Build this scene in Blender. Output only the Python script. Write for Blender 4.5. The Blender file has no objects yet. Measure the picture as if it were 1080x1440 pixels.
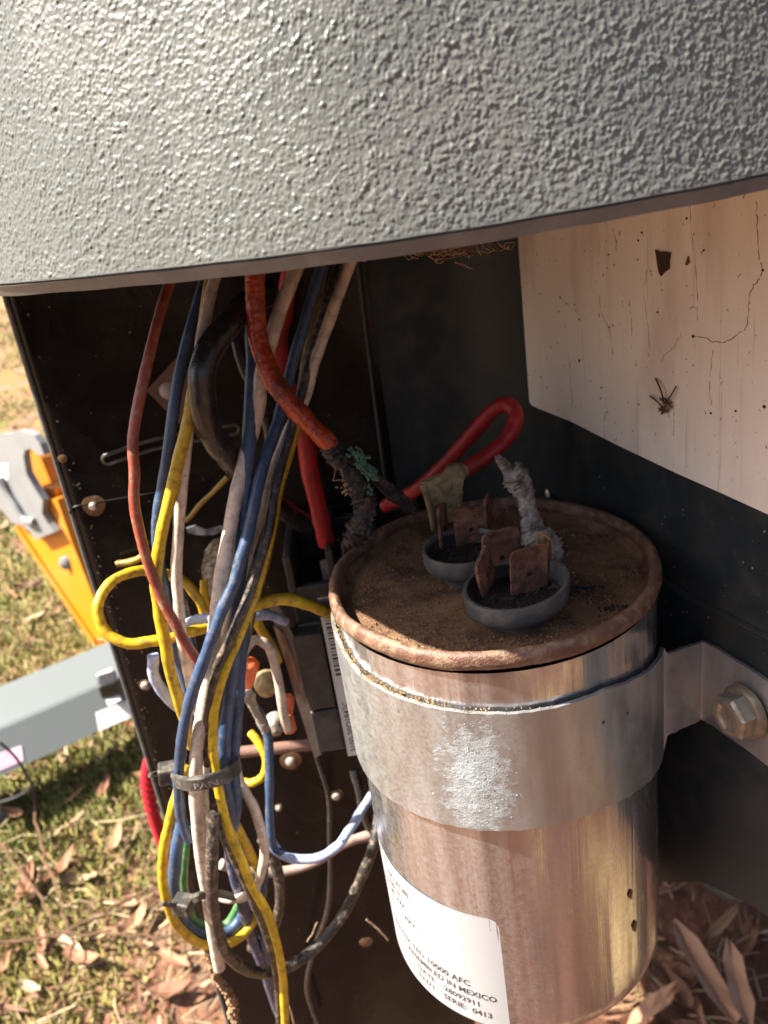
import bpy, bmesh, math, random
import numpy as np
from mathutils import Vector, Matrix
random.seed(7); rng = np.random.default_rng(7)
S = bpy.context.scene
COL = S.collection
U = 0.01                                       # all builders below work in centimetres

# ------------------------------------------------------------------ camera
F_PX, PITCH, ROLL = 1130.2, 0.406, 0.1507      # focal length for a 1080 x 1440 frame
CAM = np.array([-1.865, -13.79, 7.2945])
_R = np.array([1, 0, 0.]); _F = np.array([0, math.cos(PITCH), -math.sin(PITCH)])
_D = np.array([0, -math.sin(PITCH), -math.cos(PITCH)])
_r = math.cos(ROLL) * _R + math.sin(ROLL) * _D
_d = -math.sin(ROLL) * _R + math.cos(ROLL) * _D
cam = bpy.data.cameras.new('camera'); camo = bpy.data.objects.new('camera', cam); COL.objects.link(camo)
m = Matrix.Identity(4)
for i in range(3):
    m[i][0] = _r[i]; m[i][1] = -_d[i]; m[i][2] = -_F[i]; m[i][3] = CAM[i] * U
camo.matrix_world = m
cam.sensor_fit = 'VERTICAL'; cam.sensor_height = 36; cam.sensor_width = 27
cam.lens = 36 * F_PX / 1440
cam.clip_start = 0.005; cam.clip_end = 400
cam.dof.use_dof = True; cam.dof.focus_distance = 0.122; cam.dof.aperture_fstop = 40
S.camera = camo

# ------------------------------------------------------------------ world, sun, exposure
SUN_EL = 53; SUN_AZ = (-1.0, -0.06)            # direction towards the sun in plan
w = bpy.data.worlds.new('World'); S.world = w; w.use_nodes = True
nt = w.node_tree; bg = nt.nodes['Background']
sky = nt.nodes.new('ShaderNodeTexSky'); sky.sky_type = 'NISHITA'; sky.sun_disc = False
sky.sun_elevation = math.radians(SUN_EL); sky.sun_rotation = math.atan2(SUN_AZ[0], SUN_AZ[1])
nt.links.new(sky.outputs[0], bg.inputs[0]); bg.inputs[1].default_value = 0.06; sky.air_density = 0.75; sky.dust_density = 4.0
sl = bpy.data.lights.new('sun', 'SUN'); sl.energy = 4.7; sl.angle = math.radians(0.5); sl.color = (1, 0.94, 0.83)
so = bpy.data.objects.new('sun', sl); COL.objects.link(so)
_a = Vector((SUN_AZ[0], SUN_AZ[1], 0)).normalized() * math.cos(math.radians(SUN_EL)); _a.z = math.sin(math.radians(SUN_EL))
so.rotation_euler = _a.to_track_quat('Z', 'Y').to_euler(); so.location = _a * 3
vs = S.view_settings; vs.view_transform = 'Standard'; vs.look = 'None'; vs.exposure = 2.05; vs.gamma = 1; vs.use_curve_mapping = False
S.render.engine = 'CYCLES'; S.cycles.use_denoising = True; S.cycles.max_bounces = 8

# ------------------------------------------------------------------ where a sight line meets a plane (cm)
def ray(x, y): return (x - 540) / F_PX * _r + (y - 720) / F_PX * _d + _F
def Y(x, y, yy):
    v = ray(x, y); return CAM + (yy - CAM[1]) / v[1] * v
def Zp(x, y, zz):
    v = ray(x, y); return CAM + (zz - CAM[2]) / v[2] * v
def Pl(x, y, p0, n):
    v = ray(x, y); return CAM + ((np.asarray(p0) - CAM) @ n) / (v @ n) * v

# ------------------------------------------------------------------ materials
MATS = {}
def mat(name, col, rough=0.5, metal=0.0, dirt=None, amt=0.0, dscale=300, bump=0.0, bscale=1500, vary=0.0,
        stretch=(1, 1, 1), spec=0.5, detail=5, rvary=0.0, lo=0.45, hi=0.65):
    """principled with noise dirt, colour variation and fine relief (noise in object space, metres)"""
    if name in MATS: return MATS[name]
    m_ = bpy.data.materials.new(name); m_.use_nodes = True; MATS[name] = m_
    n = m_.node_tree.nodes; L = m_.node_tree.links; b = n['Principled BSDF']
    b.inputs['Roughness'].default_value = rough; b.inputs['Metallic'].default_value = metal
    b.inputs['Specular IOR Level'].default_value = spec
    tc = n.new('ShaderNodeTexCoord'); mp = n.new('ShaderNodeMapping'); mp.inputs['Scale'].default_value = stretch
    L.new(tc.outputs['Object'], mp.inputs[0])
    rgb = n.new('ShaderNodeRGB'); rgb.outputs[0].default_value = (*col, 1); out = rgb.outputs[0]
    if vary:
        t = n.new('ShaderNodeTexNoise'); t.inputs['Scale'].default_value = dscale * 0.37; t.inputs['Detail'].default_value = 6
        L.new(mp.outputs[0], t.inputs[0])
        r_ = n.new('ShaderNodeMapRange'); r_.inputs[1].default_value = 0.3; r_.inputs[2].default_value = 0.7
        r_.inputs[3].default_value = 1 - vary; r_.inputs[4].default_value = 1 + vary
        L.new(t.outputs[0], r_.inputs[0])
        h = n.new('ShaderNodeMix'); h.data_type = 'RGBA'; h.blend_type = 'MULTIPLY'; h.inputs[0].default_value = 1
        cb = n.new('ShaderNodeCombineColor')
        for k in range(3): L.new(r_.outputs[0], cb.inputs[k])
        L.new(out, h.inputs[6]); L.new(cb.outputs[0], h.inputs[7]); out = h.outputs[2]
    if dirt is not None:
        t = n.new('ShaderNodeTexNoise'); t.inputs['Scale'].default_value = dscale; t.inputs['Detail'].default_value = detail + 3
        t.inputs['Roughness'].default_value = 0.65
        L.new(mp.outputs[0], t.inputs[0])
        r_ = n.new('ShaderNodeMapRange'); r_.inputs[1].default_value = lo; r_.inputs[2].default_value = hi
        r_.inputs[4].default_value = amt
        L.new(t.outputs[0], r_.inputs[0])
        h = n.new('ShaderNodeMix'); h.data_type = 'RGBA'
        L.new(r_.outputs[0], h.inputs[0]); L.new(out, h.inputs[6]); h.inputs[7].default_value = (*dirt, 1); out = h.outputs[2]
        q = n.new('ShaderNodeMapRange'); q.inputs[3].default_value = rough; q.inputs[4].default_value = min(1, rough + 0.35)
        L.new(r_.outputs[0], q.inputs[0]); L.new(q.outputs[0], b.inputs['Roughness'])
        if metal:
            q = n.new('ShaderNodeMapRange'); q.inputs[3].default_value = metal; q.inputs[4].default_value = 0
            L.new(r_.outputs[0], q.inputs[0]); L.new(q.outputs[0], b.inputs['Metallic'])
    L.new(out, b.inputs['Base Color'])
    if bump:
        t = n.new('ShaderNodeTexNoise'); t.inputs['Scale'].default_value = bscale; t.inputs['Detail'].default_value = detail
        L.new(mp.outputs[0], t.inputs[0])
        bn = n.new('ShaderNodeBump'); bn.inputs['Strength'].default_value = bump; bn.inputs['Distance'].default_value = 0.6 / bscale
        L.new(t.outputs[0], bn.inputs['Height']); L.new(bn.outputs[0], b.inputs['Normal'])
    return m_

DUST = (0.30, 0.22, 0.15)
def ins(name, col, dirt=DUST, amt=0.8, rough=0.4):
    return mat(name, col, rough, dirt=dirt, amt=amt, dscale=620, bump=0.35, bscale=2500, vary=0.28, lo=0.5, hi=0.68, detail=7)
M_YEL = ins('yellow_insulation', (0.52, 0.335, 0.010), (0.13, 0.08, 0.025))
M_DIMYEL = ins('dim_yellow', (0.30, 0.20, 0.02), (0.1, 0.07, 0.03), .8)  # darker yellow for the reflection tube and the dim wire end
M_BLUE = ins('blue_insulation', (0.030, 0.060, 0.125), (0.11, 0.12, 0.14))
M_NAVY = ins('navy_insulation', (0.022, 0.038, 0.10))
M_CREAM = ins('cream_insulation', (0.62, 0.51, 0.405), (0.24, 0.16, 0.105))
M_BLACK = ins('black_insulation', (0.020, 0.0185, 0.0185), amt=0.1, rough=.2)
M_DUSTBLACK = ins('dusty_black_insulation', (0.03, 0.026, 0.023), (0.24, 0.175, 0.12), 0.9)
M_RED = ins('red_insulation', (0.42, 0.016, 0.018), (0.16, 0.05, 0.04))
M_RUSTRED = ins('faded_red_insulation', (0.26, 0.055, 0.030))
M_ORANGE = mat('scorched_orange_insulation', (0.33, 0.043, 0.010), 0.2, dirt=(0.05, 0.015, 0.008), amt=0.85, dscale=350, bump=0.5, bscale=700, lo=0.5, hi=0.66)
M_PALE = ins('pale_blue_insulation', (0.36, 0.43, 0.66), (0.25, 0.22, 0.22))
M_GREEN = ins('green_insulation', (0.05, 0.17, 0.05))
M_CHAR = mat('charred_crust', (0.018, 0.015, 0.014), 0.75, dirt=(0.14, 0.085, 0.06), amt=0.9, dscale=500, bump=1.0, bscale=1200, lo=0.5, hi=0.68)
M_VERD = mat('verdigris', (0.065, 0.17, 0.115), 0.95, dirt=(0.025, 0.035, 0.025), amt=0.9, dscale=900, bump=1, bscale=2000)
M_ASH = mat('grey_corrosion', (0.36, 0.33, 0.30), 0.8, dirt=(0.10, 0.07, 0.055), amt=0.9, dscale=420, bump=1, bscale=1300, vary=.3, lo=.42, hi=.6)
M_ASHRUST = mat('pitted_rust_crust', (0.40, 0.26, 0.13), 0.9, dirt=(0.10, 0.045, 0.025), amt=0.9, dscale=1100, bump=1, bscale=1800, vary=.3)
M_RUST = mat('rust', (0.22, 0.095, 0.055), 0.8, dirt=(0.06, 0.03, 0.022), amt=0.95, dscale=420, bump=1.0, bscale=1800, vary=0.45)
M_BRASS = mat('tarnished_brass', (0.42, 0.31, 0.16), 0.5, 0.3, dirt=(0.15, 0.105, 0.05), amt=0.9, dscale=500, bump=0.6, bscale=1800, vary=0.3)
M_PANEL = mat('black_enamel', (0.0065, 0.0058, 0.0055), 0.2, spec=0.22, dirt=(0.022, 0.017, 0.014), amt=0.45, dscale=60, bump=0.04, bscale=120, lo=0.45, hi=0.75)
M_SLOT = mat('rubbed_enamel', (0.035, .03, .026), .35, dirt=(.09, .07, .055), amt=.6, dscale=300)
M_WALL = mat('dark_slate_paint', (0.023, 0.030, 0.034), 0.40, spec=0.22, dirt=(0.06, 0.055, 0.048), amt=0.5, dscale=140, bump=0.05, bscale=300)
M_EDGE = mat('worn_paint_edge', (0.11, 0.12, 0.115), 0.4, 0.2, dirt=(0.03, 0.03, 0.03), amt=0.8, dscale=250)
M_CUP = mat('grey_bakelite', (0.062, 0.066, 0.07), 0.45, dirt=(0.15, 0.115, 0.085), amt=0.8, dscale=260, bump=0.2, bscale=1500)
M_SOOT = mat('soot', (0.012, 0.010, 0.009), 0.6, bump=1, bscale=2500)
M_PLASTIC = mat('black_plastic', (0.026, 0.024, 0.022), 0.42, dirt=(0.085, 0.07, 0.055), amt=0.5, dscale=250, bump=0.1, bscale=1500)
M_GREYPLASTIC = mat('charcoal_plastic', (0.028, 0.030, 0.031), 0.42, dirt=(0.10, 0.085, 0.07), amt=0.5, dscale=220, bump=0.15, bscale=1500)
M_TIE = mat('zip_tie_nylon', (0.035, 0.034, 0.032), 0.45, dirt=(0.17, 0.14, 0.105), amt=0.7, dscale=500, bump=0.3, bscale=1800)
M_NUT = mat('orange_wire_nut', (0.72, 0.15, 0.05), 0.4, dirt=(0.3, 0.14, 0.08), amt=0.5, dscale=500, bump=.15, bscale=900)
M_STEEL = mat('zinc_steel', (0.55, 0.53, 0.50), 0.38, 0.9, dirt=(0.16, 0.11, 0.07), amt=0.7, dscale=350, bump=0.1, bscale=900)
M_DUSTMETAL = mat('dusty_metal', (0.33, 0.31, 0.28), 0.6, 0.5, dirt=(0.22, 0.17, 0.12), amt=0.9, dscale=500, bump=0.4, bscale=1500)
M_RUSTSPOT = mat('rust_stain', (0.17, 0.085, 0.035), 0.7, dirt=(0.05, 0.03, 0.02), amt=0.8, dscale=350, bump=.3, bscale=1200)
M_PRINT = mat('label_ink', (0.035, 0.03, 0.033), 0.6)
M_PAPER = mat('white_label_paper', (0.38, 0.38, 0.39), 0.5, dirt=(0.40, 0.31, 0.24), amt=0.45, dscale=260, lo=0.55, hi=0.75)
M_CLEAR = mat('cloudy_plastic', (0.13, 0.115, 0.10), 0.14, dirt=(0.24, 0.19, 0.14), amt=0.7, dscale=150, spec=0.8)
M_WEB = mat('dusty_cobweb', (0.26, 0.17, 0.10), 0.9)
M_LEAFDK = mat('dark_leaf_scrap', (0.035, 0.013, 0.007), 0.6, dirt=(0.10, 0.05, 0.02), amt=.6, dscale=600)
M_TWIG = mat('brown_twig', (0.10, 0.05, 0.022), 0.8, vary=.3)
M_STRAW = mat('dirt_crusted_fibre', (0.28, 0.165, 0.085), 0.9, dirt=(0.12, 0.065, 0.035), amt=.8, dscale=500, bump=1, bscale=1200)
M_ORPAINT = mat('orange_fibreglass', (0.66, 0.22, 0.010), 0.4, vary=.12, dscale=14, dirt=(.45, .22, .06), amt=.5)
M_GREYMETAL = mat('grey_painted_steel', (0.23, 0.235, 0.24), 0.42, vary=.08, dscale=15, dirt=(.14, .14, .14), amt=.4)
M_BEAM = mat('pale_grey_paint', (0.135, 0.15, 0.15), 0.42, vary=.06, dscale=10)
M_STWHITE = mat('white_sticker', (0.70, 0.69, 0.68), 0.45)
M_STPINK = mat('pink_sticker', (0.72, 0.38, 0.55), 0.45, dirt=(.8, .62, .7), amt=.9, dscale=30)

# aluminium of the can: drawn metal with vertical streaks
def aluminium(name, base, rough, streak, dirtcol, amt, kz=4.0, ds=230, film=.25):
    m_ = bpy.data.materials.new(name); m_.use_nodes = True
    n = m_.node_tree.nodes; L = m_.node_tree.links; b = n['Principled BSDF']
    b.inputs['Metallic'].default_value = 1
    tc = n.new('ShaderNodeTexCoord'); mp = n.new('ShaderNodeMapping'); mp.inputs['Scale'].default_value = (1, 1, 1 / kz)
    L.new(tc.outputs['Object'], mp.inputs[0])
    t = n.new('ShaderNodeTexNoise'); t.inputs['Scale'].default_value = 420; t.inputs['Detail'].default_value = 8; t.inputs['Roughness'].default_value = .65
    L.new(mp.outputs[0], t.inputs[0])
    mp2 = n.new('ShaderNodeMapping'); mp2.inputs['Scale'].default_value = (1, 1, 1 / (kz * 5)); L.new(tc.outputs['Object'], mp2.inputs[0])
    t2 = n.new('ShaderNodeTexNoise'); t2.inputs['Scale'].default_value = 260; t2.inputs['Detail'].default_value = 5; L.new(mp2.outputs[0], t2.inputs[0])
    r_ = n.new('ShaderNodeMapRange'); r_.inputs[1].default_value = .3; r_.inputs[2].default_value = .7; r_.inputs[3].default_value = rough - .09; r_.inputs[4].default_value = rough + .13
    L.new(t.outputs[0], r_.inputs[0]); L.new(r_.outputs[0], b.inputs['Roughness'])
    t3 = n.new('ShaderNodeTexNoise'); t3.inputs['Scale'].default_value = ds; t3.inputs['Detail'].default_value = 9; t3.inputs['Roughness'].default_value = .7
    L.new(tc.outputs['Object'], t3.inputs[0])
    d_ = n.new('ShaderNodeMapRange'); d_.inputs[1].default_value = .38; d_.inputs[2].default_value = .74; d_.inputs[3].default_value = film; d_.inputs[4].default_value = amt; L.new(t3.outputs[0], d_.inputs[0])
    h0 = n.new('ShaderNodeMix'); h0.data_type = 'RGBA'; h0.inputs[6].default_value = (base[0] * .72, base[1] * .68, base[2] * .64, 1); h0.inputs[7].default_value = (*base, 1)
    s_ = n.new('ShaderNodeMapRange'); s_.inputs[1].default_value = .38; s_.inputs[2].default_value = .62; L.new(t2.outputs[0], s_.inputs[0]); L.new(s_.outputs[0], h0.inputs[0])
    h = n.new('ShaderNodeMix'); h.data_type = 'RGBA'; L.new(d_.outputs[0], h.inputs[0]); L.new(h0.outputs[2], h.inputs[6]); h.inputs[7].default_value = (*dirtcol, 1)
    L.new(h.outputs[2], b.inputs['Base Color'])
    q = n.new('ShaderNodeMapRange'); q.inputs[3].default_value = 1; q.inputs[4].default_value = .1; L.new(d_.outputs[0], q.inputs[0]); L.new(q.outputs[0], b.inputs['Metallic'])
    bn = n.new('ShaderNodeBump'); bn.inputs['Strength'].default_value = streak; bn.inputs['Distance'].default_value = 0.0006
    L.new(t2.outputs[0], bn.inputs['Height']); L.new(bn.outputs[0], b.inputs['Normal'])
    return m_
M_CAN = aluminium('drawn_aluminium', (0.63, 0.645, 0.675), 0.19, 0.55, (.33, .31, .305), .35, kz=9, ds=900, film=.06)
M_BAND = aluminium('galvanised_strap', (0.52, 0.54, 0.55), 0.40, 0.05, (.30, .325, .33), .6, kz=1.1, ds=1500, film=.12)
def add_chalk(m_, centre, sz):
    n = m_.node_tree.nodes; L = m_.node_tree.links; b = n['Principled BSDF']
    tc = n.new('ShaderNodeTexCoord'); mp = n.new('ShaderNodeMapping'); mp.vector_type = 'POINT'
    mp.inputs['Location'].default_value = [-centre[k] / sz[k] for k in range(3)]; mp.inputs['Scale'].default_value = [1 / sz[k] for k in range(3)]
    L.new(tc.outputs['Object'], mp.inputs[0])
    ln = n.new('ShaderNodeVectorMath'); ln.operation = 'LENGTH'; L.new(mp.outputs[0], ln.inputs[0])
    t = n.new('ShaderNodeTexNoise'); t.inputs['Scale'].default_value = 330; t.inputs['Detail'].default_value = 9; t.inputs['Roughness'].default_value = .75; L.new(tc.outputs['Object'], t.inputs[0])
    ad = n.new('ShaderNodeMath'); ad.operation = 'MULTIPLY_ADD'; L.new(t.outputs[0], ad.inputs[0]); ad.inputs[1].default_value = -3.2; L.new(ln.outputs['Value'], ad.inputs[2])
    r_ = n.new('ShaderNodeMapRange'); r_.inputs[1].default_value = -.55; r_.inputs[2].default_value = -1.45; r_.inputs[4].default_value = .8; L.new(ad.outputs[0], r_.inputs[0])
    src = b.inputs['Base Color'].links[0].from_socket; h = n.new('ShaderNodeMix'); h.data_type = 'RGBA'; L.new(r_.outputs[0], h.inputs[0]); L.new(src, h.inputs[6]); h.inputs[7].default_value = (.35, .38, .40, 1); L.new(h.outputs[2], b.inputs['Base Color'])
    src = b.inputs['Metallic'].links[0].from_socket; q = n.new('ShaderNodeMix'); L.new(r_.outputs[0], q.inputs[0]); L.new(src, q.inputs[2]); q.inputs[3].default_value = 0; L.new(q.outputs[0], b.inputs['Metallic'])
    src = b.inputs['Roughness'].links[0].from_socket; q = n.new('ShaderNodeMix'); L.new(r_.outputs[0], q.inputs[0]); L.new(src, q.inputs[2]); q.inputs[3].default_value = .95; L.new(q.outputs[0], b.inputs['Roughness'])
    bn = n.new('ShaderNodeBump'); bn.inputs['Distance'].default_value = .00028; bn.inputs['Strength'].default_value = .7
    t2 = n.new('ShaderNodeTexNoise'); t2.inputs['Scale'].default_value = 1500; t2.inputs['Detail'].default_value = 6; L.new(tc.outputs['Object'], t2.inputs[0])
    mu = n.new('ShaderNodeMath'); mu.operation = 'MULTIPLY_ADD'; L.new(t2.outputs[0], mu.inputs[0]); L.new(r_.outputs[0], mu.inputs[1]); L.new(r_.outputs[0], mu.inputs[2]); L.new(mu.outputs[0], bn.inputs['Height'])
    L.new(b.inputs['Normal'].links[0].from_socket, bn.inputs['Normal']); L.new(bn.outputs[0], b.inputs['Normal'])
add_chalk(M_BAND, (-.0102, -.0296, .0145), (.0058, .02, .0118))

# ------------------------------------------------------------------ mesh helpers (cm)
def tag(o, label=None, cat=None, group=None, kind=None):
    if label: o['label'] = label
    if cat: o['category'] = cat
    if group: o['group'] = group
    if kind: o['kind'] = kind
    return o
def build(name, V, F, mt, parent=None, origin=None, smooth=True, mats=None, midx=None):
    V = np.asarray(V, float)
    if parent is not None: O = np.array(parent['o_cm'])
    elif origin is not None: O = np.asarray(origin, float)
    else: O = np.array([(V[:, 0].min() + V[:, 0].max()) / 2, (V[:, 1].min() + V[:, 1].max()) / 2, V[:, 2].min()])
    me = bpy.data.meshes.new(name)
    me.from_pydata(((V - O) * U).tolist(), [], [tuple(int(i) for i in f) for f in F])
    for mm in (mats or [mt]): me.materials.append(mm)
    if midx is not None: me.polygons.foreach_set('material_index', np.asarray(midx, dtype=np.int32))
    if smooth: me.polygons.foreach_set('use_smooth', [True] * len(me.polygons))
    me.update()
    if smooth and len(V) < 20000:
        bm = bmesh.new(); bm.from_mesh(me)
        for e in bm.edges:
            if len(e.link_faces) == 2 and e.calc_face_angle(0) > .75: e.smooth = False
        bm.to_mesh(me); bm.free()
    o = bpy.data.objects.new(name, me); COL.objects.link(o)
    if parent is not None: o.parent = parent
    else: o.location = Vector(O * U)
    o['o_cm'] = list(O)
    return o
def thing(name, label, cat, loc, group=None):
    o = bpy.data.objects.new(name, None); COL.objects.link(o); o.location = Vector(np.asarray(loc) * U)
    o.empty_display_size = 0.005; o['o_cm'] = [float(v) for v in loc]
    return tag(o, label, cat, group)
class MB:
    def __init__(s): s.V = []; s.F = []
    def add(s, V, F):
        k = len(s.V); s.V += [tuple(v) for v in V]; s.F += [tuple(i + k for i in f) for f in F]; return s
def box(c, hx, hy, hz, rz=0, rx=0, ry=0, bev=0.0):
    """bevelled box -> V,F"""
    bm = bmesh.new(); bmesh.ops.create_cube(bm, size=2)
    for v in bm.verts: v.co = Vector((v.co.x * hx, v.co.y * hy, v.co.z * hz))
    if bev: bmesh.ops.bevel(bm, geom=bm.edges[:], offset=bev, segments=2, affect='EDGES', profile=.5)
    R = Matrix.Rotation(rz, 3, 'Z') @ Matrix.Rotation(ry, 3, 'Y') @ Matrix.Rotation(rx, 3, 'X')
    bm.verts.index_update(); V = [tuple(R @ v.co + Vector(c)) for v in bm.verts]; F = [[v.index for v in f.verts] for f in bm.faces]
    bm.free(); return V, F
def catmull(P, k):
    P = [np.asarray(p, float) for p in P]
    if len(P) == 2: return np.array([P[0] + (P[1] - P[0]) * t for t in np.linspace(0, 1, k + 1)])
    Q = [2 * P[0] - P[1]] + P + [2 * P[-1] - P[-2]]; out = []
    for i in range(1, len(Q) - 2):
        p0, p1, p2, p3 = Q[i - 1], Q[i], Q[i + 1], Q[i + 2]
        # centripetal spacing keeps loops round
        t = [0.0]
        for a, b in ((p0, p1), (p1, p2), (p2, p3)): t.append(t[-1] + max(1e-4, np.linalg.norm((b - a)[:3])) ** 0.5)
        for u in np.linspace(t[1], t[2], k, endpoint=False):
            A1 = (t[1] - u) / (t[1] - t[0]) * p0 + (u - t[0]) / (t[1] - t[0]) * p1
            A2 = (t[2] - u) / (t[2] - t[1]) * p1 + (u - t[1]) / (t[2] - t[1]) * p2
            A3 = (t[3] - u) / (t[3] - t[2]) * p2 + (u - t[2]) / (t[3] - t[2]) * p3
            B1 = (t[2] - u) / (t[2] - t[0]) * A1 + (u - t[0]) / (t[2] - t[0]) * A2
            B2 = (t[3] - u) / (t[3] - t[1]) * A2 + (u - t[1]) / (t[3] - t[1]) * A3
            out.append((t[2] - u) / (t[2] - t[1]) * B1 + (u - t[1]) / (t[2] - t[1]) * B2)
    out.append(P[-1]); return np.array(out)
def sweep(C, rad, n=12, jit=0.0, flat=None, cap=True):
    """tube along points C (cm) with radius list; flat=(a,b) squashes the section"""
    C = np.asarray(C); N = len(C); rad = np.broadcast_to(np.asarray(rad, float), (N,))
    T = np.gradient(C, axis=0); T /= np.linalg.norm(T, axis=1)[:, None] + 1e-12
    a = np.cross(T[0], [0.13, 0.97, 0.2]); a /= np.linalg.norm(a); V = []; F = []
    for i in range(N):
        a = a - T[i] * (a @ T[i]); a /= np.linalg.norm(a); b = np.cross(T[i], a)
        for k in range(n):
            th = 2 * math.pi * k / n; rr = rad[i] * (1 + (jit * rng.normal() if jit else 0))
            ca, cb = math.cos(th), math.sin(th)
            if flat: ca *= flat[0]; cb *= flat[1]
            V.append(C[i] + rr * (ca * a + cb * b))
    for i in range(N - 1):
        for k in range(n):
            F.append((i * n + k, i * n + (k + 1) % n, (i + 1) * n + (k + 1) % n, (i + 1) * n + k))
    if cap: F.append(tuple(range(n - 1, -1, -1))); F.append(tuple((N - 1) * n + k for k in range(n)))
    return V, F
def lathe(prof, c=(0, 0, 0), n=96, close=False):
    V = []; F = []; m_ = len(prof)
    for k in range(n):
        th = 2 * math.pi * k / n
        for r_, z_ in prof: V.append((c[0] + r_ * math.sin(th), c[1] - r_ * math.cos(th), c[2] + z_))
    for k in range(n):
        k2 = (k + 1) % n
        for j in range(m_ - 1): F.append((k * m_ + j, k2 * m_ + j, k2 * m_ + j + 1, k * m_ + j + 1))
        if close: F.append((k * m_ + m_ - 1, k2 * m_ + m_ - 1, k2 * m_, k * m_))
    return V, F
def prism(P, off):
    """polygon P (cm, 3D) extruded along off"""
    n = len(P); P = [np.asarray(p, float) for p in P]; V = P + [p + np.asarray(off) for p in P]
    F = [tuple(range(n)), tuple(range(2 * n - 1, n - 1, -1))] + [(i, i + n, (i + 1) % n + n, (i + 1) % n) for i in range(n)]
    return V, F
def text_mesh(s, size, bold=0.012):
    """flat lettering -> V (x,y), F"""
    cu = bpy.data.curves.new('lettering', 'FONT'); cu.body = s; cu.size = size; cu.resolution_u = 2; cu.offset = size * bold
    o = bpy.data.objects.new('lettering', cu); COL.objects.link(o)
    bpy.context.view_layer.update()
    dg = bpy.context.evaluated_depsgraph_get(); me = bpy.data.meshes.new_from_object(o.evaluated_get(dg))
    V = [(v.co.x, v.co.y) for v in me.vertices]; F = [tuple(p.vertices) for p in me.polygons]
    bpy.data.objects.remove(o); bpy.data.curves.remove(cu); bpy.data.meshes.remove(me)
    return np.array(V), F

# ================================================================== GROUND
GZ = -50.0
def ground_material():
    m_ = bpy.data.materials.new('clay_and_moss'); m_.use_nodes = True
    n = m_.node_tree.nodes; L = m_.node_tree.links; b = n['Principled BSDF']; b.inputs['Roughness'].default_value = .95
    b.inputs['Specular IOR Level'].default_value = .15
    tc = n.new('ShaderNodeTexCoord')
    def noise(s, d=8, r=.6):
        t = n.new('ShaderNodeTexNoise'); t.inputs['Scale'].default_value = s; t.inputs['Detail'].default_value = d; t.inputs['Roughness'].default_value = r
        L.new(tc.outputs['Object'], t.inputs[0]); return t.outputs[0]
    def ramp(src, a, b_):
        r_ = n.new('ShaderNodeMapRange'); r_.inputs[1].default_value = a; r_.inputs[2].default_value = b_; L.new(src, r_.inputs[0]); return r_.outputs[0]
    def mix(f, a, b_):
        h = n.new('ShaderNodeMix'); h.data_type = 'RGBA'; L.new(f, h.inputs[0])
        for k, s_ in ((6, a), (7, b_)):
            if isinstance(s_, tuple): h.inputs[k].default_value = (*s_, 1)
            else: L.new(s_, h.inputs[k])
        return h.outputs[2]
    clay = mix(ramp(noise(14), .35, .65), (0.225, 0.10, 0.06), (0.36, 0.20, 0.125))
    clay = mix(ramp(noise(90), .5, .62), clay, (0.34, 0.25, 0.17))
    moss = mix(ramp(noise(60), .4, .6), (0.13, 0.125, 0.03), (0.25, 0.21, 0.065))
    moss = mix(ramp(noise(150), .55, .65), moss, (0.30, 0.20, 0.11))
    # bare side: shadow painted as dark patches, sunlit ground as gold ones
    # bare trodden clay in front of and right of the unit, moss and grass further left
    sx = n.new('ShaderNodeSeparateXYZ'); L.new(tc.outputs['Object'], sx.inputs[0])
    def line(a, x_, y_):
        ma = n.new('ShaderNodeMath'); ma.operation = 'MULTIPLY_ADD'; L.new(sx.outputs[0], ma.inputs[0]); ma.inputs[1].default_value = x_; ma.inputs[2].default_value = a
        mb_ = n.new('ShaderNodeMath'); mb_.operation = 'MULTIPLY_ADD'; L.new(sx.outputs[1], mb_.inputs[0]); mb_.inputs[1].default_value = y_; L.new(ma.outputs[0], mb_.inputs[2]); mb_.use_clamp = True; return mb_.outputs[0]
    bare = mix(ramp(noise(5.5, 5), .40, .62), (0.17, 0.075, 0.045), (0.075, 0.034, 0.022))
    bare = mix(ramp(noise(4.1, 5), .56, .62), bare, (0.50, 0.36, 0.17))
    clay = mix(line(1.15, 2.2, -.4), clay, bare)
    mm = n.new('ShaderNodeMath'); mm.operation = 'MULTIPLY'; L.new(ramp(noise(9, 7), .46, .60), mm.inputs[0]); L.new(line(-.9, -1.5, 3.0), mm.inputs[1])
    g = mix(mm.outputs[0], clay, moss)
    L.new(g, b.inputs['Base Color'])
    bn = n.new('ShaderNodeBump'); bn.inputs['Strength'].default_value = 1; bn.inputs['Distance'].default_value = .02
    L.new(noise(70), bn.inputs['Height']); L.new(bn.outputs[0], b.inputs['Normal'])
    return m_
M_GROUND = ground_material()
N = 60; ext = 8000
xs = np.sign(np.linspace(-1, 1, N)) * np.abs(np.linspace(-1, 1, N)) ** 3 * ext
V = [(x, y, GZ + (0 if abs(x) > 900 or abs(y) > 900 else 0.8 * math.sin(x * .05) * math.cos(y * .043))) for y in xs for x in xs]
F = [(j * N + i, j * N + i + 1, (j + 1) * N + i + 1, (j + 1) * N + i) for j in range(N - 1) for i in range(N - 1)]
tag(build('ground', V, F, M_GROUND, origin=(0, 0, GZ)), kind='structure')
def gz(x, y): return GZ + (0.8 * math.sin(x * .05) * math.cos(y * .043))

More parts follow.
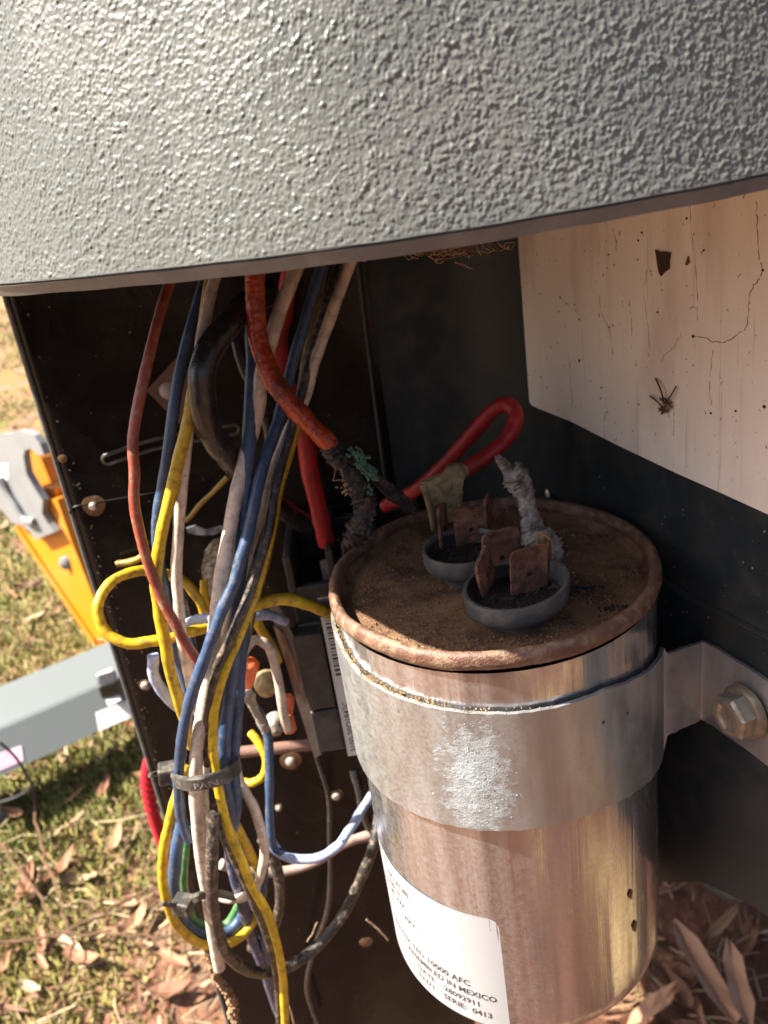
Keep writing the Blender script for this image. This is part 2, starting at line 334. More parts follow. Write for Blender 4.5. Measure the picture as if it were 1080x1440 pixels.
def colour_material(name, rough=.8, trans=0.0):
    m_ = bpy.data.materials.new(name); m_.use_nodes = True; n = m_.node_tree.nodes; b = n['Principled BSDF']
    a = n.new('ShaderNodeVertexColor'); a.layer_name = 'Col'; m_.node_tree.links.new(a.outputs[0], b.inputs['Base Color'])
    b.inputs['Roughness'].default_value = rough
    return m_
M_LITTER = colour_material('dry_litter', .75); M_GRASS = colour_material('grass_blades', .7)
def colour_obj(name, V, F, cols, mt, kind=None):
    o = build(name, V, F, mt, origin=(0, 0, GZ), smooth=False)
    ca = o.data.color_attributes.new('Col', 'FLOAT_COLOR', 'POINT')
    ca.data.foreach_set('color', np.column_stack([cols, np.ones(len(cols))]).ravel().astype(np.float32))
    return tag(o, kind=kind) if kind else o
def view_spots(n, region):
    """random spots on the ground that fall in a window of view, denser near by"""
    out = []
    while len(out) < n:
        px = random.uniform(*region[0]); py = random.uniform(*region[1])
        p = Zp(px, py, GZ)
        p = p + np.array([random.gauss(0, 3), random.gauss(0, 3), 0])
        out.append((p[0], p[1]))
    return out
LEAFC = [(0.33, 0.19, 0.10), (0.38, 0.26, 0.15), (0.25, 0.12, 0.065), (0.17, 0.075, 0.04), (0.42, 0.31, 0.19), (0.30, 0.15, 0.085)]
def leaf_geo(x, y, L_, W_, az, tilt, curl, z0):
    V = []; F = []
    for i, t in enumerate(np.linspace(0, 1, 5)):
        wv = W_ * math.sin(math.pi * min(.97, .12 + .85 * t)) ** .8
        zz = L_ * (tilt * t + curl * (t - .5) ** 2); wv *= random.uniform(.7, 1.15)
        for s_ in (-1, 0, 1):
            lx = L_ * (t - .5); ly = s_ * wv / 2
            V.append((x + lx * math.cos(az) - ly * math.sin(az), y + lx * math.sin(az) + ly * math.cos(az), z0 + zz + abs(s_) * W_ * random.uniform(.05, .45)))
    for i in range(4):
        for j in range(2): F.append((i * 3 + j, i * 3 + j + 1, (i + 1) * 3 + j + 1, (i + 1) * 3 + j))
    return V, F
spots = view_spots(230, ((-120, 330), (430, 1560))) + view_spots(90, ((900, 1180), (1150, 1560)))
mb = MB(); cols = []
for x, y in spots:
    L_ = random.uniform(.9, 3.6) * (1 + max(0, y) / 300); W_ = L_ * random.uniform(.10, .42)
    V, F = leaf_geo(x, y, L_, W_, random.uniform(0, 6.3), random.uniform(-.1, .35), random.uniform(.1, .8), gz(x, y) + random.uniform(.1, .9))
    mb.add(V, F); c = np.array(random.choice(LEAFC)) * random.uniform(.6, 1.15); cols += [c] * len(V)
# pine straw and stalks
for x, y in view_spots(420, ((-120, 330), (430, 1560))) + view_spots(110, ((900, 1180), (1150, 1560))):
    a = random.gauss(.5, .9); L_ = random.uniform(1, 5); wv = random.uniform(.03, .08); z = gz(x, y) + random.uniform(.2, 1.0); b_ = random.uniform(-.6, .6)
    p0 = np.array([x, y, z]); p1 = p0 + [L_ * .5 * math.cos(a), L_ * .5 * math.sin(a), random.uniform(0, .5)]; p2 = p1 + [L_ * .5 * math.cos(a + b_), L_ * .5 * math.sin(a + b_), random.uniform(-.4, .2)]
    nn = np.array([-math.sin(a), math.cos(a), .3]) * wv
    mb.add([p0 - nn, p0 + nn, p1 + nn, p1 - nn, p2 + nn * .6, p2 - nn * .6], [(0, 1, 2, 3), (3, 2, 4, 5)])
    cols += [np.array(random.choice([(.32, .23, .12), (.25, .15, .08), (.40, .31, .18), (.14, .075, .04)])) * random.uniform(.7, 1.1)] * 6
colour_obj('leaf_litter', mb.V, mb.F, np.array(cols), M_LITTER, 'stuff')
mb = MB(); cols = []
cl = [(random.uniform(-140, 330), random.uniform(430, 1215)) for _ in range(165)] + [(random.uniform(-60, 110), random.uniform(1220, 1440)) for _ in range(14)]
for cx, cy in cl:
    p = Zp(cx, cy, GZ); rad = random.uniform(2.5, 7) * (1 + max(0, p[1]) / 160)
    col = np.array(random.choice([(0.15, 0.145, 0.028), (0.21, 0.185, 0.04), (0.11, 0.13, 0.028), (0.25, 0.205, 0.065), (0.22, 0.19, 0.045)]))
    for _ in range(260):
        x = p[0] + random.gauss(0, rad); y = p[1] + random.gauss(0, rad); h = random.uniform(.25, .95) * (1 + max(0, p[1]) / 220); a = random.uniform(0, 6.3); b_ = .10 * (1 + max(0, p[1]) / 160)
        z = gz(x, y); lean = random.uniform(.3, 1.4)
        dx, dy = math.cos(a), math.sin(a)
        mb.add([(x - dy * b_, y + dx * b_, z), (x + dy * b_, y - dx * b_, z), (x + dx * h * lean * .5 + dy * b_ * .7, y + dy * h * lean * .5 - dx * b_ * .7, z + h * .7), (x + dx * h * lean, y + dy * h * lean, z + h)],
               [(0, 1, 2), (0, 2, 3)])
        cols += [col * random.uniform(.7, 1.3)] * 4
colour_obj('grass', mb.V, mb.F, np.array(cols), M_GRASS, 'stuff')
# countable larger leaves
big = [(90, 1225, 5.2), (40, 1250, 5.5), (215, 1100, 4.6), (150, 1115, 4.4), (165, 1190, 5), (120, 1350, 5), (60, 1330, 4), (190, 1300, 4.4), (20, 1150, 4), (240, 1395, 5)]
BIGL = ['reddish brown curled leaf on the moss left of the lower wire loops', 'curled tan leaf nearest the left frame edge below the grey bar', 'tan leaf just below the right end of the grey bar', 'tan leaf under the middle of the grey bar in its shadow', 'leaf lying between the grey bar and the yellow lower loop', 'leaf on the bare clay near the bottom left, right of the dark line crossing', 'lower left leaf beside the horizontal dark line', 'leaf on the clay directly left of the frayed brown strand', 'leaf beside the bent black wire end at the left edge', 'leaf at the bottom of the frame touching the panel edge']
for (px, py, L_), blab in zip(big, BIGL):
    p = Zp(px, py, GZ + 1); V, F = leaf_geo(p[0], p[1], L_ * .8, L_ * .25, random.uniform(0, 6.3), .1, .6, gz(p[0], p[1]) + 1.0)
    c = np.array(random.choice(LEAFC[:4]))
    tag(colour_obj('dry_leaf', V, F, np.array([c] * len(V)), M_LITTER), blab, 'leaf', 'curled dry leaves on the sunny ground')
for k, (px, py, L_, az, lab) in enumerate([(988, 1380, 7.5, 1.75, 'long pale folded leaf on the ground right of the capacitor'), (1036, 1395, 6, 1.35, 'second long folded leaf on the ground at the far right edge'),
                           (915, 1430, 5, .4, 'short brown leaf lying against the shaded base beside the can bottom')]):
    p = Zp(px, py, GZ + 1); V, F = leaf_geo(p[0], p[1], L_, L_ * .30, az, .1, .2, gz(p[0], p[1]) + 1.2)
    tag(colour_obj('dry_leaf', V, F, np.array([(0.40, .22, .13)] * len(V)), M_LITTER), lab, 'leaf')

# evergreen hedge added out of view, left behind the camera, to shade ground and cut bounce
hd = thing('added_hedge', 'unseen evergreen hedge running beside the bare clay behind the viewpoint', 'added_hedge', (-135, -220, GZ))
nl = 14000; c_ = np.column_stack([rng.uniform(-160, -112, nl), rng.uniform(-400, -95, nl), GZ + 150 * rng.uniform(0, 1, nl) ** .9])
c_[:, 0] += 10 * np.sin(c_[:, 1] * .05) + 6 * np.sin(c_[:, 2] * .11 + c_[:, 1] * .09)
u_ = rng.normal(size=(nl, 3)); u_ /= np.linalg.norm(u_, axis=1)[:, None]; w_ = np.cross(u_, rng.normal(size=(nl, 3))); w_ /= np.linalg.norm(w_, axis=1)[:, None]
ln_ = rng.uniform(3, 6, (nl, 1)); V = np.stack([c_ - u_ * ln_, c_ + w_ * ln_ * .5, c_ + u_ * ln_, c_ - w_ * ln_ * .5], 1).reshape(-1, 3); F = np.arange(nl * 4).reshape(-1, 4)
tag(build('foliage', V, F, mat('evergreen_leaf', (.045, .075, .025), .6, vary=.5, dscale=30), hd, smooth=False), kind='stuff')
for y in range(-380, -100, 55):
    build('stem', *sweep(catmull([(-136, y, GZ - 1), (-134, y + 3, GZ + 60), (-137, y - 2, GZ + 120)], 4), [2.2, 2, 1.9, 1.7, 1.5, 1.3, 1.1, .9, .7], 8), M_TWIG, hd)

# ================================================================== CABINET
# rear panel behind the wires
PY = 7.0
pan = thing('back_panel', 'glossy black sheet metal panel behind the wire bundle', 'panel', (-6, PY, -30))
def sheet(P, th, bev=0): return prism(P, (0, th, 0))
XL0, XL1 = -10.25, -10.55; XR = -1.35
V = []; F = []; nz = 40
prof = [(XR, PY + .0), (-10.0, PY), (-10.18, PY + .05), (-10.3, PY + .2), (-10.32, PY + .5), (-10.32, PY + 2.6), (-10.22, PY + 2.6), (-10.2, PY + .5), (-10.05, PY + .12), (XR, PY + .12)]
prof = [(XR, PY)] + [(x, PY) for x in np.linspace(-2, -9.9, 30)] + prof[1:]
zs = [11, 4, 0, -6, -12, -20, -30]; npf = len(prof)
for z in zs:
    for x, y in prof: V.append((x - (11 - z) * .012 * (1 if x < -9 else 0), y, z))
for i in range(len(zs) - 1):
    for j in range(npf - 1): F.append((i * npf + j, i * npf + j + 1, (i + 1) * npf + j + 1, (i + 1) * npf + j))
build('panel_sheet', V, F, M_PANEL, pan)
# worn bright edge of the folded flange
C = catmull([(-10.245 - (11 - z) * .012, PY + .09, z) for z in (11, 4, -3, -10, -18, -29)], 6)
V, F = sweep(C, .085, 8); build('worn_edge', V, F, M_EDGE, pan)
# embossed slot, rust-stained screws, rivets
def on_panel(px, py, d=0.0): return Y(px, py, PY - d)
sl_c = catmull([on_panel(152, 646), on_panel(215, 625), on_panel(330, 603)], 10)
for dz in (.13, -.13):
    V, F = sweep(sl_c + [0, 0, dz], .055, 8); build('slot_rim', V, F, M_SLOT, pan)
for q in (0, -1):
    V, F = sweep(np.array([sl_c[q] + [0, -.0, .13 * math.cos(t)] + np.array([(-1 if q == 0 else 1) * .13 * math.sin(t), 0, 0]) for t in np.linspace(0, math.pi, 8)]), .055, 8); build('slot_rim', V, F, M_SLOT, pan)
def disc(c, r_, th=.03, n=20, bev=.3):
    """shallow round head facing the camera side (-y)"""
    V = []; F = []
    pr = [(r_, 0), (r_, -th * .5), (r_ * (1 - bev), -th), (0.001, -th * 1.15)]
    for k in range(n):
        t = 2 * math.pi * k / n
        for rr, dy in pr: V.append((c[0] + rr * math.cos(t), c[1] + dy, c[2] + rr * math.sin(t)))
    m_ = len(pr)
    for k in range(n):
        for j in range(m_ - 1): F.append((k * m_ + j, ((k + 1) % n) * m_ + j, ((k + 1) % n) * m_ + j + 1, k * m_ + j + 1))
    return V, F
def irregular(c, r_, th=.02):
    V, F = disc(c, r_, th, 26)
    out = []
    for i, v in enumerate(V):
        k = i // 4; s_ = 1 + .05 * math.sin(k * .72) + .05 * math.sin(k * .48 + 1)
        out.append((c[0] + (v[0] - c[0]) * s_, v[1], c[2] + (v[2] - c[2]) * s_))
    return out, F
for px, py, r1, r2 in ((132, 711, .31, .12), (205, 963, .20, .14), (88, 645, .12, 0), (237, 548, 0, .28), (409, 1070, .34, .17), (473, 1118, .22, .15), (515, 1325, .24, 0), (392, 1135, .14, .1)):
    c = on_panel(px, py)
    if r1: V, F = irregular(c, r1, .02); build('rust_ring', V, F, M_RUSTSPOT, pan)
    if r2: V, F = disc(c + [0, -.02, 0], r2, .12); build('screw_head', V, F, M_DUSTMETAL if px != 132 else M_STEEL, pan)
# square rusty plate on the panel
P = [on_panel(*q, .02) for q in ((207, 548), (248, 503), (300, 545), (258, 600))]
V, F = prism(P, (0, -.1, 0)); build('rusty_plate', V, F, mat('brown_plate', (.13, .07, .055), .4, .3, dirt=(.06, .035, .03), amt=.8, dscale=200), pan)
for nm, pts, mt_ in (('bare_patch', ((283, 800), (288, 775), (300, 758), (322, 752), (336, 765), (333, 795), (324, 822), (312, 838), (292, 840), (286, 822)), mat('chipped_tan_primer', (.17, .14, .105), .8, dirt=(.06, .045, .035), amt=.9, dscale=200, bump=.6, bscale=700)),
                     ('white_smear', ((262, 742), (275, 738), (290, 744), (312, 738), (318, 744), (300, 752), (278, 752), (264, 748)), mat('pale_smear', (.22, .24, .25), .8, dirt=(.06, .06, .06), amt=.9, dscale=400))):
    V, F = prism([on_panel(*q, .01) for q in pts], (0, -.03, 0)); build(nm, V, F, mt_, pan, smooth=False)
# crease lines pressed in the panel
for pts in (((98, 722), (103, 714), (130, 708), (200, 696), (300, 678)),):
    V, F = sweep(catmull([on_panel(*q) for q in pts], 8), .028, 6); build('pressed_crease', V, F, M_PANEL, pan)
# corner seam
V, F = sweep(catmull([Y(503, 365, PY - .05), Y(522, 520, PY - .05), Y(546, 700, PY - .05), Y(560, 800, PY - .05)], 5), .07, 8); build('corner_seam', V, F, M_WALL, pan)

# body of the unit further back: shades the ground below
ub = thing('unit_body', 'dark metal body of the outdoor unit behind the wiring compartment', 'unit', (25, 45, -22))
build('casing', *box((26, 46, -5.5), 36, 29, 16.4, bev=1.0), M_WALL, ub, smooth=False)

# curved side wall carrying the sheet
WN = np.array([0.954, 0.3, 0.0]); WN /= np.linalg.norm(WN); WC = 3.4
def wx(y): return (WC - WN[1] * y) / WN[0]
plan = catmull([(-1.42, 7.0, 0), (-.6, 6.85, 0), (.9, 6.2, 0), (wx(4.6), 4.6, 0), (wx(2.8), 2.8, 0), (wx(0), 0, 0), (wx(-3), -3, 0), (wx(-7), -7, 0)], 10)
wal = thing('side_wall', 'dark slate painted curved metal wall right of and behind the capacitor', 'wall', (3, 3, -10))
arc = np.concatenate([[0], np.cumsum(np.linalg.norm(np.diff(plan, axis=0), axis=1))])
def wbot(p):
    # rising curved cut of the lower edge towards the camera
    y = p[1]
    return np.interp(y, [-7, -2.5, -1.0, .6, 2.5, 7], [-6.6, -7.35, -8.2, -9.9, -13, -20])
NZ = 26; V = []; F = []
for i, p in enumerate(plan):
    zb = wbot(p)
    for j in range(NZ):
        t = j / (NZ - 1); V.append((p[0], p[1], 11 + (zb - 11) * t))
n1 = len(V)
for i, p in enumerate(plan):
    zb = wbot(p)
    for j in range(NZ):
        t = j / (NZ - 1); V.append((p[0] + .12 * WN[0], p[1] + .12 * WN[1], 11 + (zb - 11) * t))
for i in range(len(plan) - 1):
    for j in range(NZ - 1):
        a = i * NZ + j; F.append((a, a + NZ, a + NZ + 1, a + 1)); F.append((n1 + a, n1 + a + 1, n1 + a + NZ + 1, n1 + a + NZ))
    a = i * NZ + NZ - 1; F.append((a, a + NZ, n1 + a + NZ, n1 + a))
build('wall_sheet', V, F, M_WALL, wal)
def on_wall(px, py, d=0.0): return Pl(px, py, WN * (WC - d), WN)
# ridge below the sheet
C = catmull([on_wall(775, 700), on_wall(860, 765), on_wall(958, 832), on_wall(1020, 865), on_wall(1100, 906)], 8)
V, F = sweep(C, .07, 8); build('pressed_ridge', V, F, M_WALL, wal)
c = on_wall(770, 694); V, F = disc((0, 0, 0), .12, .05); R = np.array([[WN[1], WN[0], 0], [-WN[0], WN[1], 0], [0, 0, 1]])
V = [np.array([v[1] * WN[0] + v[0] * WN[1], v[1] * WN[1] - v[0] * WN[0], v[2]]) + c for v in V]; build('small_rivet', V, F, M_STEEL, wal)

# dust flecks and faint scratches on the wall
mb = MB()
for _ in range(150):
    px, py = random.uniform(750, 1080), random.uniform(600, 1000); c = on_wall(px, py, .01)
    if c[2] > 1.0 or c[2] < -6: continue
    s_ = abs(random.gauss(0, .014)) + .006; t_ = np.array([WN[1], -WN[0], 0]) * s_
    mb.add([c - t_, c + [0, 0, s_] - WN * .006, c + t_ * .8, c - [0, 0, s_ * 1.4] - WN * .006], [(0, 1, 2, 3)])
for _ in range(0):
    px, py = random.uniform(780, 1050), random.uniform(640, 860); dx = random.uniform(8, 40); mb.add(*sweep(catmull([on_wall(px, py, .01), on_wall(px + dx * .5, py + dx * random.uniform(-.6, .8), .012), on_wall(px + dx, py + dx * random.uniform(-.3, .6), .01)], 4), .005, 4))
tag(build('dust_flecks', mb.V, mb.F, M_WEB, wal, smooth=False), kind='stuff')
# paper sheet on the wall
def paper_material():
    m_ = bpy.data.materials.new('stained_paper'); m_.use_nodes = True
    n = m_.node_tree.nodes; L = m_.node_tree.links; b = n['Principled BSDF']; b.inputs['Roughness'].default_value = .75; b.inputs['Specular IOR Level'].default_value = .2
    tc = n.new('ShaderNodeTexCoord')
    def noise(sc, s, d=6):
        mp = n.new('ShaderNodeMapping'); mp.inputs['Scale'].default_value = sc; L.new(tc.outputs['Object'], mp.inputs[0])
        t = n.new('ShaderNodeTexNoise'); t.inputs['Scale'].default_value = s; t.inputs['Detail'].default_value = d; L.new(mp.outputs[0], t.inputs[0]); return t.outputs[0]
    def ramp(src, a, b_, hi=1):
        r_ = n.new('ShaderNodeMapRange'); r_.inputs[1].default_value = a; r_.inputs[2].default_value = b_; r_.inputs[4].default_value = hi; L.new(src, r_.inputs[0]); return r_.outputs[0]
    def mix(f, a, b_):
        h = n.new('ShaderNodeMix'); h.data_type = 'RGBA'; L.new(f, h.inputs[0])
        if isinstance(a, tuple): h.inputs[6].default_value = (*a, 1)
        else: L.new(a, h.inputs[6])
        h.inputs[7].default_value = (*b_, 1); return h.outputs[2]
    c = mix(ramp(noise((1, 1, 1), 40), .4, .7, .5), (0.88, 0.81, 0.72), (0.80, 0.70, 0.60))
    c = mix(ramp(noise((1, 1, .10), 330, 8), .56, .76, .25), c, (0.52, 0.40, 0.33))
    c = mix(ramp(noise((1, 1, .05), 900, 5), .64, .72, .35), c, (0.36, 0.26, 0.2))
    c = mix(ramp(noise((1, 1, .3), 70, 5), .56, .72, .5), c, (0.50, 0.34, 0.30))
    c = mix(ramp(noise((1, 1, 1), 900, 3), .68, .72, .7), c, (0.14, 0.09, 0.06))
    L.new(c, b.inputs['Base Color'])
    bn = n.new('ShaderNodeBump'); bn.inputs['Strength'].default_value = .25; bn.inputs['Distance'].default_value = .0015
    L.new(noise((1, 1, .4), 90), bn.inputs['Height']); L.new(bn.outputs[0], b.inputs['Normal'])
    return m_
pap = thing('paper_sheet', 'water stained cream paper sheet stuck on the dark side wall', 'paper', on_wall(900, 500))
A = [on_wall(*q, .03) for q in ((729, 300), (729.5, 330), (735, 430), (742, 550), (744, 562), (748, 569), (755, 573), (803, 592), (870, 626), (950, 664), (1020, 695), (1090, 727), (1150, 755), (1150, 200))]
V, F = prism(A, -WN * .02); build('sheet', V, F, paper_material(), pap, smooth=False)
M_CRACK = mat('stain_line', (0.33, 0.235, 0.175), .9)
crk = [((1064, 282), (1066, 330), (1068, 365), (1073, 380), (1068, 391), (1058, 405), (1053, 430), (1050, 460), (1035, 472), (1015, 482), (995, 477), (975, 472)),
       ((862, 320), (866, 340), (866, 352)), ((842, 415), (846, 440), (857, 465), (862, 497)), ((909, 380), (907, 425), (912, 465), (914, 495)), ((930, 510), (935, 500), (950, 485), (958, 470)),
       ((1003, 490), (1000, 520), (998, 545), (1001, 570)), ((853, 560), (850, 590), (850, 620)), ((884, 420), (888, 450), (888, 490)), ((947, 575), (948, 600), (946, 615)), ((788, 420), (800, 428), (820, 447)), ((800, 500), (803, 540), (805, 575)), ((970, 290), (974, 340), (980, 400), (981, 450))]
for k, cpts in enumerate(crk):
    C = catmull([on_wall(*q, .048) for q in cpts], 6); C = C + rng.normal(0, .010, C.shape) * np.array([0, 1, 1])
    V, F = sweep(C, .0062 if k else .009, 5, jit=.4); build('stain_line', V, F, M_CRACK, pap)
for px, py, r_ in ((1073, 380, .02), (975, 473, .03), (856, 358, .018), (898, 338, .02), (903, 327, .02), (788, 418, .022), (815, 449, .02), (815, 507, .03), (857, 460, .02), (1000, 581, .02), (1075, 572, .03), (1035, 578, .02), (925, 439, .02), (846, 545, .02), (990, 352, .02), (966, 307, .02)):
    c = on_wall(px, py, .05); V, F = disc((0, 0, 0), r_, .02, 8); V = [np.array([v[1] * WN[0] + v[0] * WN[1], v[1] * WN[1] - v[0] * WN[0], v[2]]) + c for v in V]
    build('speck', V, F, M_LEAFDK, pap)
A = [on_wall(*q, .06) for q in ((923, 351), (928, 354), (935, 354), (944, 356), (942, 365), (942, 378), (935, 383), (931, 388), (928, 383), (926, 372))]
tag(build('leaf_scrap', *prism(A, -WN * .03), M_LEAFDK), 'ragged dark leaf scrap stuck high on the cream paper sheet', 'leaf scrap')
A = [on_wall(*q, .06) for q in ((965, 371), (969, 360), (970, 369), (967, 373))]
tag(build('leaf_scrap', *prism(A, -WN * .03), M_RUSTSPOT), 'tiny rusty orange flake just right of the dark leaf scrap', 'leaf scrap')
mb = MB()
for a, b_ in (((922, 532), (934, 568)), ((934, 568), (951, 543)), ((914, 557), (931, 572)), ((928, 560), (946, 573)), ((938, 562), (932, 580)), ((927, 578), (944, 566)), ((929, 570), (931, 581)), ((934, 560), (945, 574)), ((930, 582), (942, 575)), ((926, 574), (940, 580))):
    mb.add(*sweep(catmull([on_wall(*a, .08), on_wall((a[0] + b_[0]) / 2 + random.uniform(-2, 2), (a[1] + b_[1]) / 2, .14), on_wall(*b_, .08)], 4), .016, 6))
tag(build('twig_cluster', mb.V, mb.F, M_TWIG), 'small tangle of brown twigs clinging to the cream paper sheet', 'twigs')

# ================================================================== TOP COVER (textured plastic)
edge = [(-16, 4.2, 0), (-13.5, 3.0, 0), (-11.2, 1.9, 0), (-9.3, .75, 0), (-8.0, -.5, 0), (-6.6, -2.3, 0), (-5.2, -3.35, 0), (-3.64, -4.11, 0), (-2.6, -4.6, 0), (-1.53, -4.9, .01), (0.03, -4.98, .025), (1.2, -4.95, .05), (2.8, -4.75, .10), (5.0, -4.3, .14), (7.5, -3.2, .15), (10.5, -.6, .15)]
E3 = catmull(edge, 40); E_ = E3[:, :2]
al = np.concatenate([[0], np.cumsum(np.linalg.norm(np.diff(E_, axis=0), axis=1))])
def along(s_): return np.column_stack([np.interp(s_, al, E_[:, 0]), np.interp(s_, al, E_[:, 1])])
def rise(s_): return np.interp(s_, al, E3[:, 2])
cov = thing('top_cover', 'grey pebble textured plastic top cover overhanging the wiring', 'cover', (-1.5, 0, 6.4))
M_COVER = mat('grey_textured_plastic', (0.118, 0.121, 0.108), 0.30, vary=.10, dscale=60, dirt=(.165, .158, .138), amt=.3, bump=.15, bscale=6000, spec=.5)
M_LIP = mat('smooth_grey_lip', (0.115, 0.118, 0.115), 0.42, dirt=(.24, .22, .19), amt=.4, dscale=180, bump=.12, bscale=1200)
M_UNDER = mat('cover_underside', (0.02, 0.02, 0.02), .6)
ZE = 6.36; LIP = 0.175; LEAN = 0.2
# window with real pebble relief
s_hit = lambda x: al[np.argmin(np.abs(E_[:, 0] - x))]
s0, s1 = s_hit(-11.2), s_hit(4.6); DS = .0125
ns = int((s1 - s0) / DS); nv = int(5.0 / DS)
def band_noise(n0, n1, lam, width, seed):
    g = np.random.default_rng(seed).normal(size=(n0, n1)); fx = np.fft.fftfreq(n0, DS)[:, None]; fy = np.fft.fftfreq(n1, DS)[None, :]
    f = np.hypot(fx, fy); k = np.exp(-((f - 1 / lam) / (width / lam)) ** 2 / 2); h = np.real(np.fft.ifft2(np.fft.fft2(g) * k)); return h / h.std()
def pebbles(n0, n1, cell, seed):
    """pebble grain: plateaus of jittered cells parted by soft valleys (F2 - F1)"""
    g = np.random.default_rng(seed); c0 = int(n0 * DS / cell) + 4; c1 = int(n1 * DS / cell) + 4
    jx = g.uniform(0, 1, (c0, c1)); jy = g.uniform(0, 1, (c0, c1)); hh = g.uniform(.35, 1, (c0, c1))
    X, Y_ = np.meshgrid(np.arange(n0) * DS / cell + 1.5, np.arange(n1) * DS / cell + 1.5, indexing='ij')
    X = X + .22 * band_noise(n0, n1, cell * 1.5, .5, seed + 1); Y_ = Y_ + .22 * band_noise(n0, n1, cell * 1.5, .5, seed + 2)
    X = np.clip(X, 1.01, c0 - 2.01); Y_ = np.clip(Y_, 1.01, c1 - 2.01)
    ix = X.astype(int); iy = Y_.astype(int); F1 = np.full(X.shape, 9.); F2 = F1.copy(); HH = np.zeros(X.shape)
    for dx in (-1, 0, 1):
        for dy in (-1, 0, 1):
            a, b_ = ix + dx, iy + dy; d = np.hypot(a + jx[a, b_] - X, b_ + jy[a, b_] - Y_); near = d < F1
            F2 = np.where(near, F1, np.minimum(F2, d)); HH = np.where(near, hh[a, b_], HH); F1 = np.where(near, d, F1)
    t = np.clip((F2 - F1) / .55, 0, 1); return t * t * (3 - 2 * t) * HH
H = pebbles(ns, nv, .047, 11) + .5 * pebbles(ns, nv, .034, 21) + .10 * band_noise(ns, nv, .03, .4, 4) + .05 * band_noise(ns, nv, .16, .5, 5)
k_ = np.exp(-(np.arange(-3, 4) / .8) ** 2 / 2); k_ /= k_.sum()
for ax in (0, 1): H = np.apply_along_axis(lambda v: np.convolve(v, k_, 'same'), ax, H)
H = (H - H.mean()) * .0225 * (1 + .12 * np.tanh(band_noise(ns, nv, 1.1, .5, 9)))
P2 = along(np.linspace(s0, s1, ns)); T = np.gradient(P2, axis=0); T /= np.linalg.norm(T, axis=1)[:, None]; NO = np.column_stack([T[:, 1], -T[:, 0]])   # outward (-y)
zz = ZE + LIP + np.linspace(0, nv * DS, nv)
fade = np.clip(np.arange(nv) / 4, 0, 1)[None, :]
out = .03 + H * fade - LEAN * (zz - ZE - LIP)[None, :]
GX = P2[:, 0:1] + NO[:, 0:1] * out; GY = P2[:, 1:2] + NO[:, 1:2] * out; GZz = zz[None, :] + rise(np.linspace(s0, s1, ns))[:, None]
V = np.stack([GX, GY, GZz], -1).reshape(-1, 3)
ii, jj = np.meshgrid(np.arange(ns - 1), np.arange(nv - 1), indexing='ij'); a = (ii * nv + jj).ravel()
FQ = np.column_stack([a, a + nv, a + nv + 1, a + 1])
me = bpy.data.meshes.new('textured_face'); O = np.array(cov['o_cm'])
me.vertices.add(len(V)); me.vertices.foreach_set('co', ((V - O) * U).ravel().astype(np.float32))
me.loops.add(FQ.size); me.loops.foreach_set('vertex_index', FQ.ravel().astype(np.int32)); me.polygons.add(len(FQ))
me.polygons.foreach_set('loop_start', np.arange(0, FQ.size, 4, dtype=np.int32)); me.polygons.foreach_set('use_smooth', [True] * len(FQ))
me.materials.append(M_COVER); me.update(calc_edges=True); me.validate()
o = bpy.data.objects.new('textured_face', me); COL.objects.link(o); o.parent = cov; o['o_cm'] = list(O)
# rest of the face outside the window, the lip, the underside and the top
def strip(s_arr, prof):
    P_ = along(s_arr); T_ = np.gradient(P_, axis=0); T_ /= np.linalg.norm(T_, axis=1)[:, None]; n_ = np.column_stack([T_[:, 1], -T_[:, 0]])
    V = []; F = []; m_ = len(prof); dz_ = rise(s_arr)
    for i in range(len(P_)):
        for o_, z_ in prof: V.append((P_[i, 0] + n_[i, 0] * o_, P_[i, 1] + n_[i, 1] * o_, z_ + (dz_[i] if z_ < 10 else 0)))
    for i in range(len(P_) - 1):
        for j in range(m_ - 1): F.append((i * m_ + j, (i + 1) * m_ + j, (i + 1) * m_ + j + 1, i * m_ + j + 1))
    return V, F
zt = ZE + LIP + (nv - 1) * DS
mb = MB(); mb.add(*strip(np.linspace(0, s0, 60), [(.03, ZE + LIP), (.03 - LEAN * (zt - ZE - LIP), zt)])); mb.add(*strip(np.linspace(s1, al[-1], 40), [(.03, ZE + LIP), (.03 - LEAN * (zt - ZE - LIP), zt)]))
mb.add(*strip(np.linspace(0, al[-1], 160), [(.03 - LEAN * (zt - ZE - LIP), zt), (.02 - LEAN * 5.98, 12.5), (-.04 - LEAN * 6.0, 12.57), (-.4 - LEAN * 6.0, 12.63)]))
build('plain_face', mb.V, mb.F, M_COVER, cov)
V, F = strip(np.linspace(0, al[-1], 240), [(-.5, ZE + .06), (-.12, ZE + .03), (-.05, ZE), (-.04, ZE + .02), (-.03, ZE + .06), (.018, ZE + LIP - .03), (-.012, ZE + LIP - .012), (-.012, ZE + LIP + .004), (.032, ZE + LIP + .006)])
V = np.array(V); V[:, 2] += .006 * np.sin(V[:, 0] * 2.1) + .004 * np.sin(V[:, 0] * 5.3)
build('lip', V, F, M_LIP, cov)
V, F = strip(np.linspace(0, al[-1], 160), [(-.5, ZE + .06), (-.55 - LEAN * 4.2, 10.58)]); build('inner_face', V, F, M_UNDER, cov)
P_ = along(np.linspace(0, al[-1], 120)); nP = len(P_)
V = [(p[0], p[1] + 1.5, 12.63) for p in P_] + [(p[0], 12.0, 12.63) for p in P_]; F = [(i, i + 1, nP + i + 1, nP + i) for i in range(nP - 1)]
build('top_plate', V, F, M_COVER, cov)
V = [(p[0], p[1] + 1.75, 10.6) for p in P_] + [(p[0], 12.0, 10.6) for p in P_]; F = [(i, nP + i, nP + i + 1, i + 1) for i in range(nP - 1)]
build('underside', V, F, M_UNDER, cov)
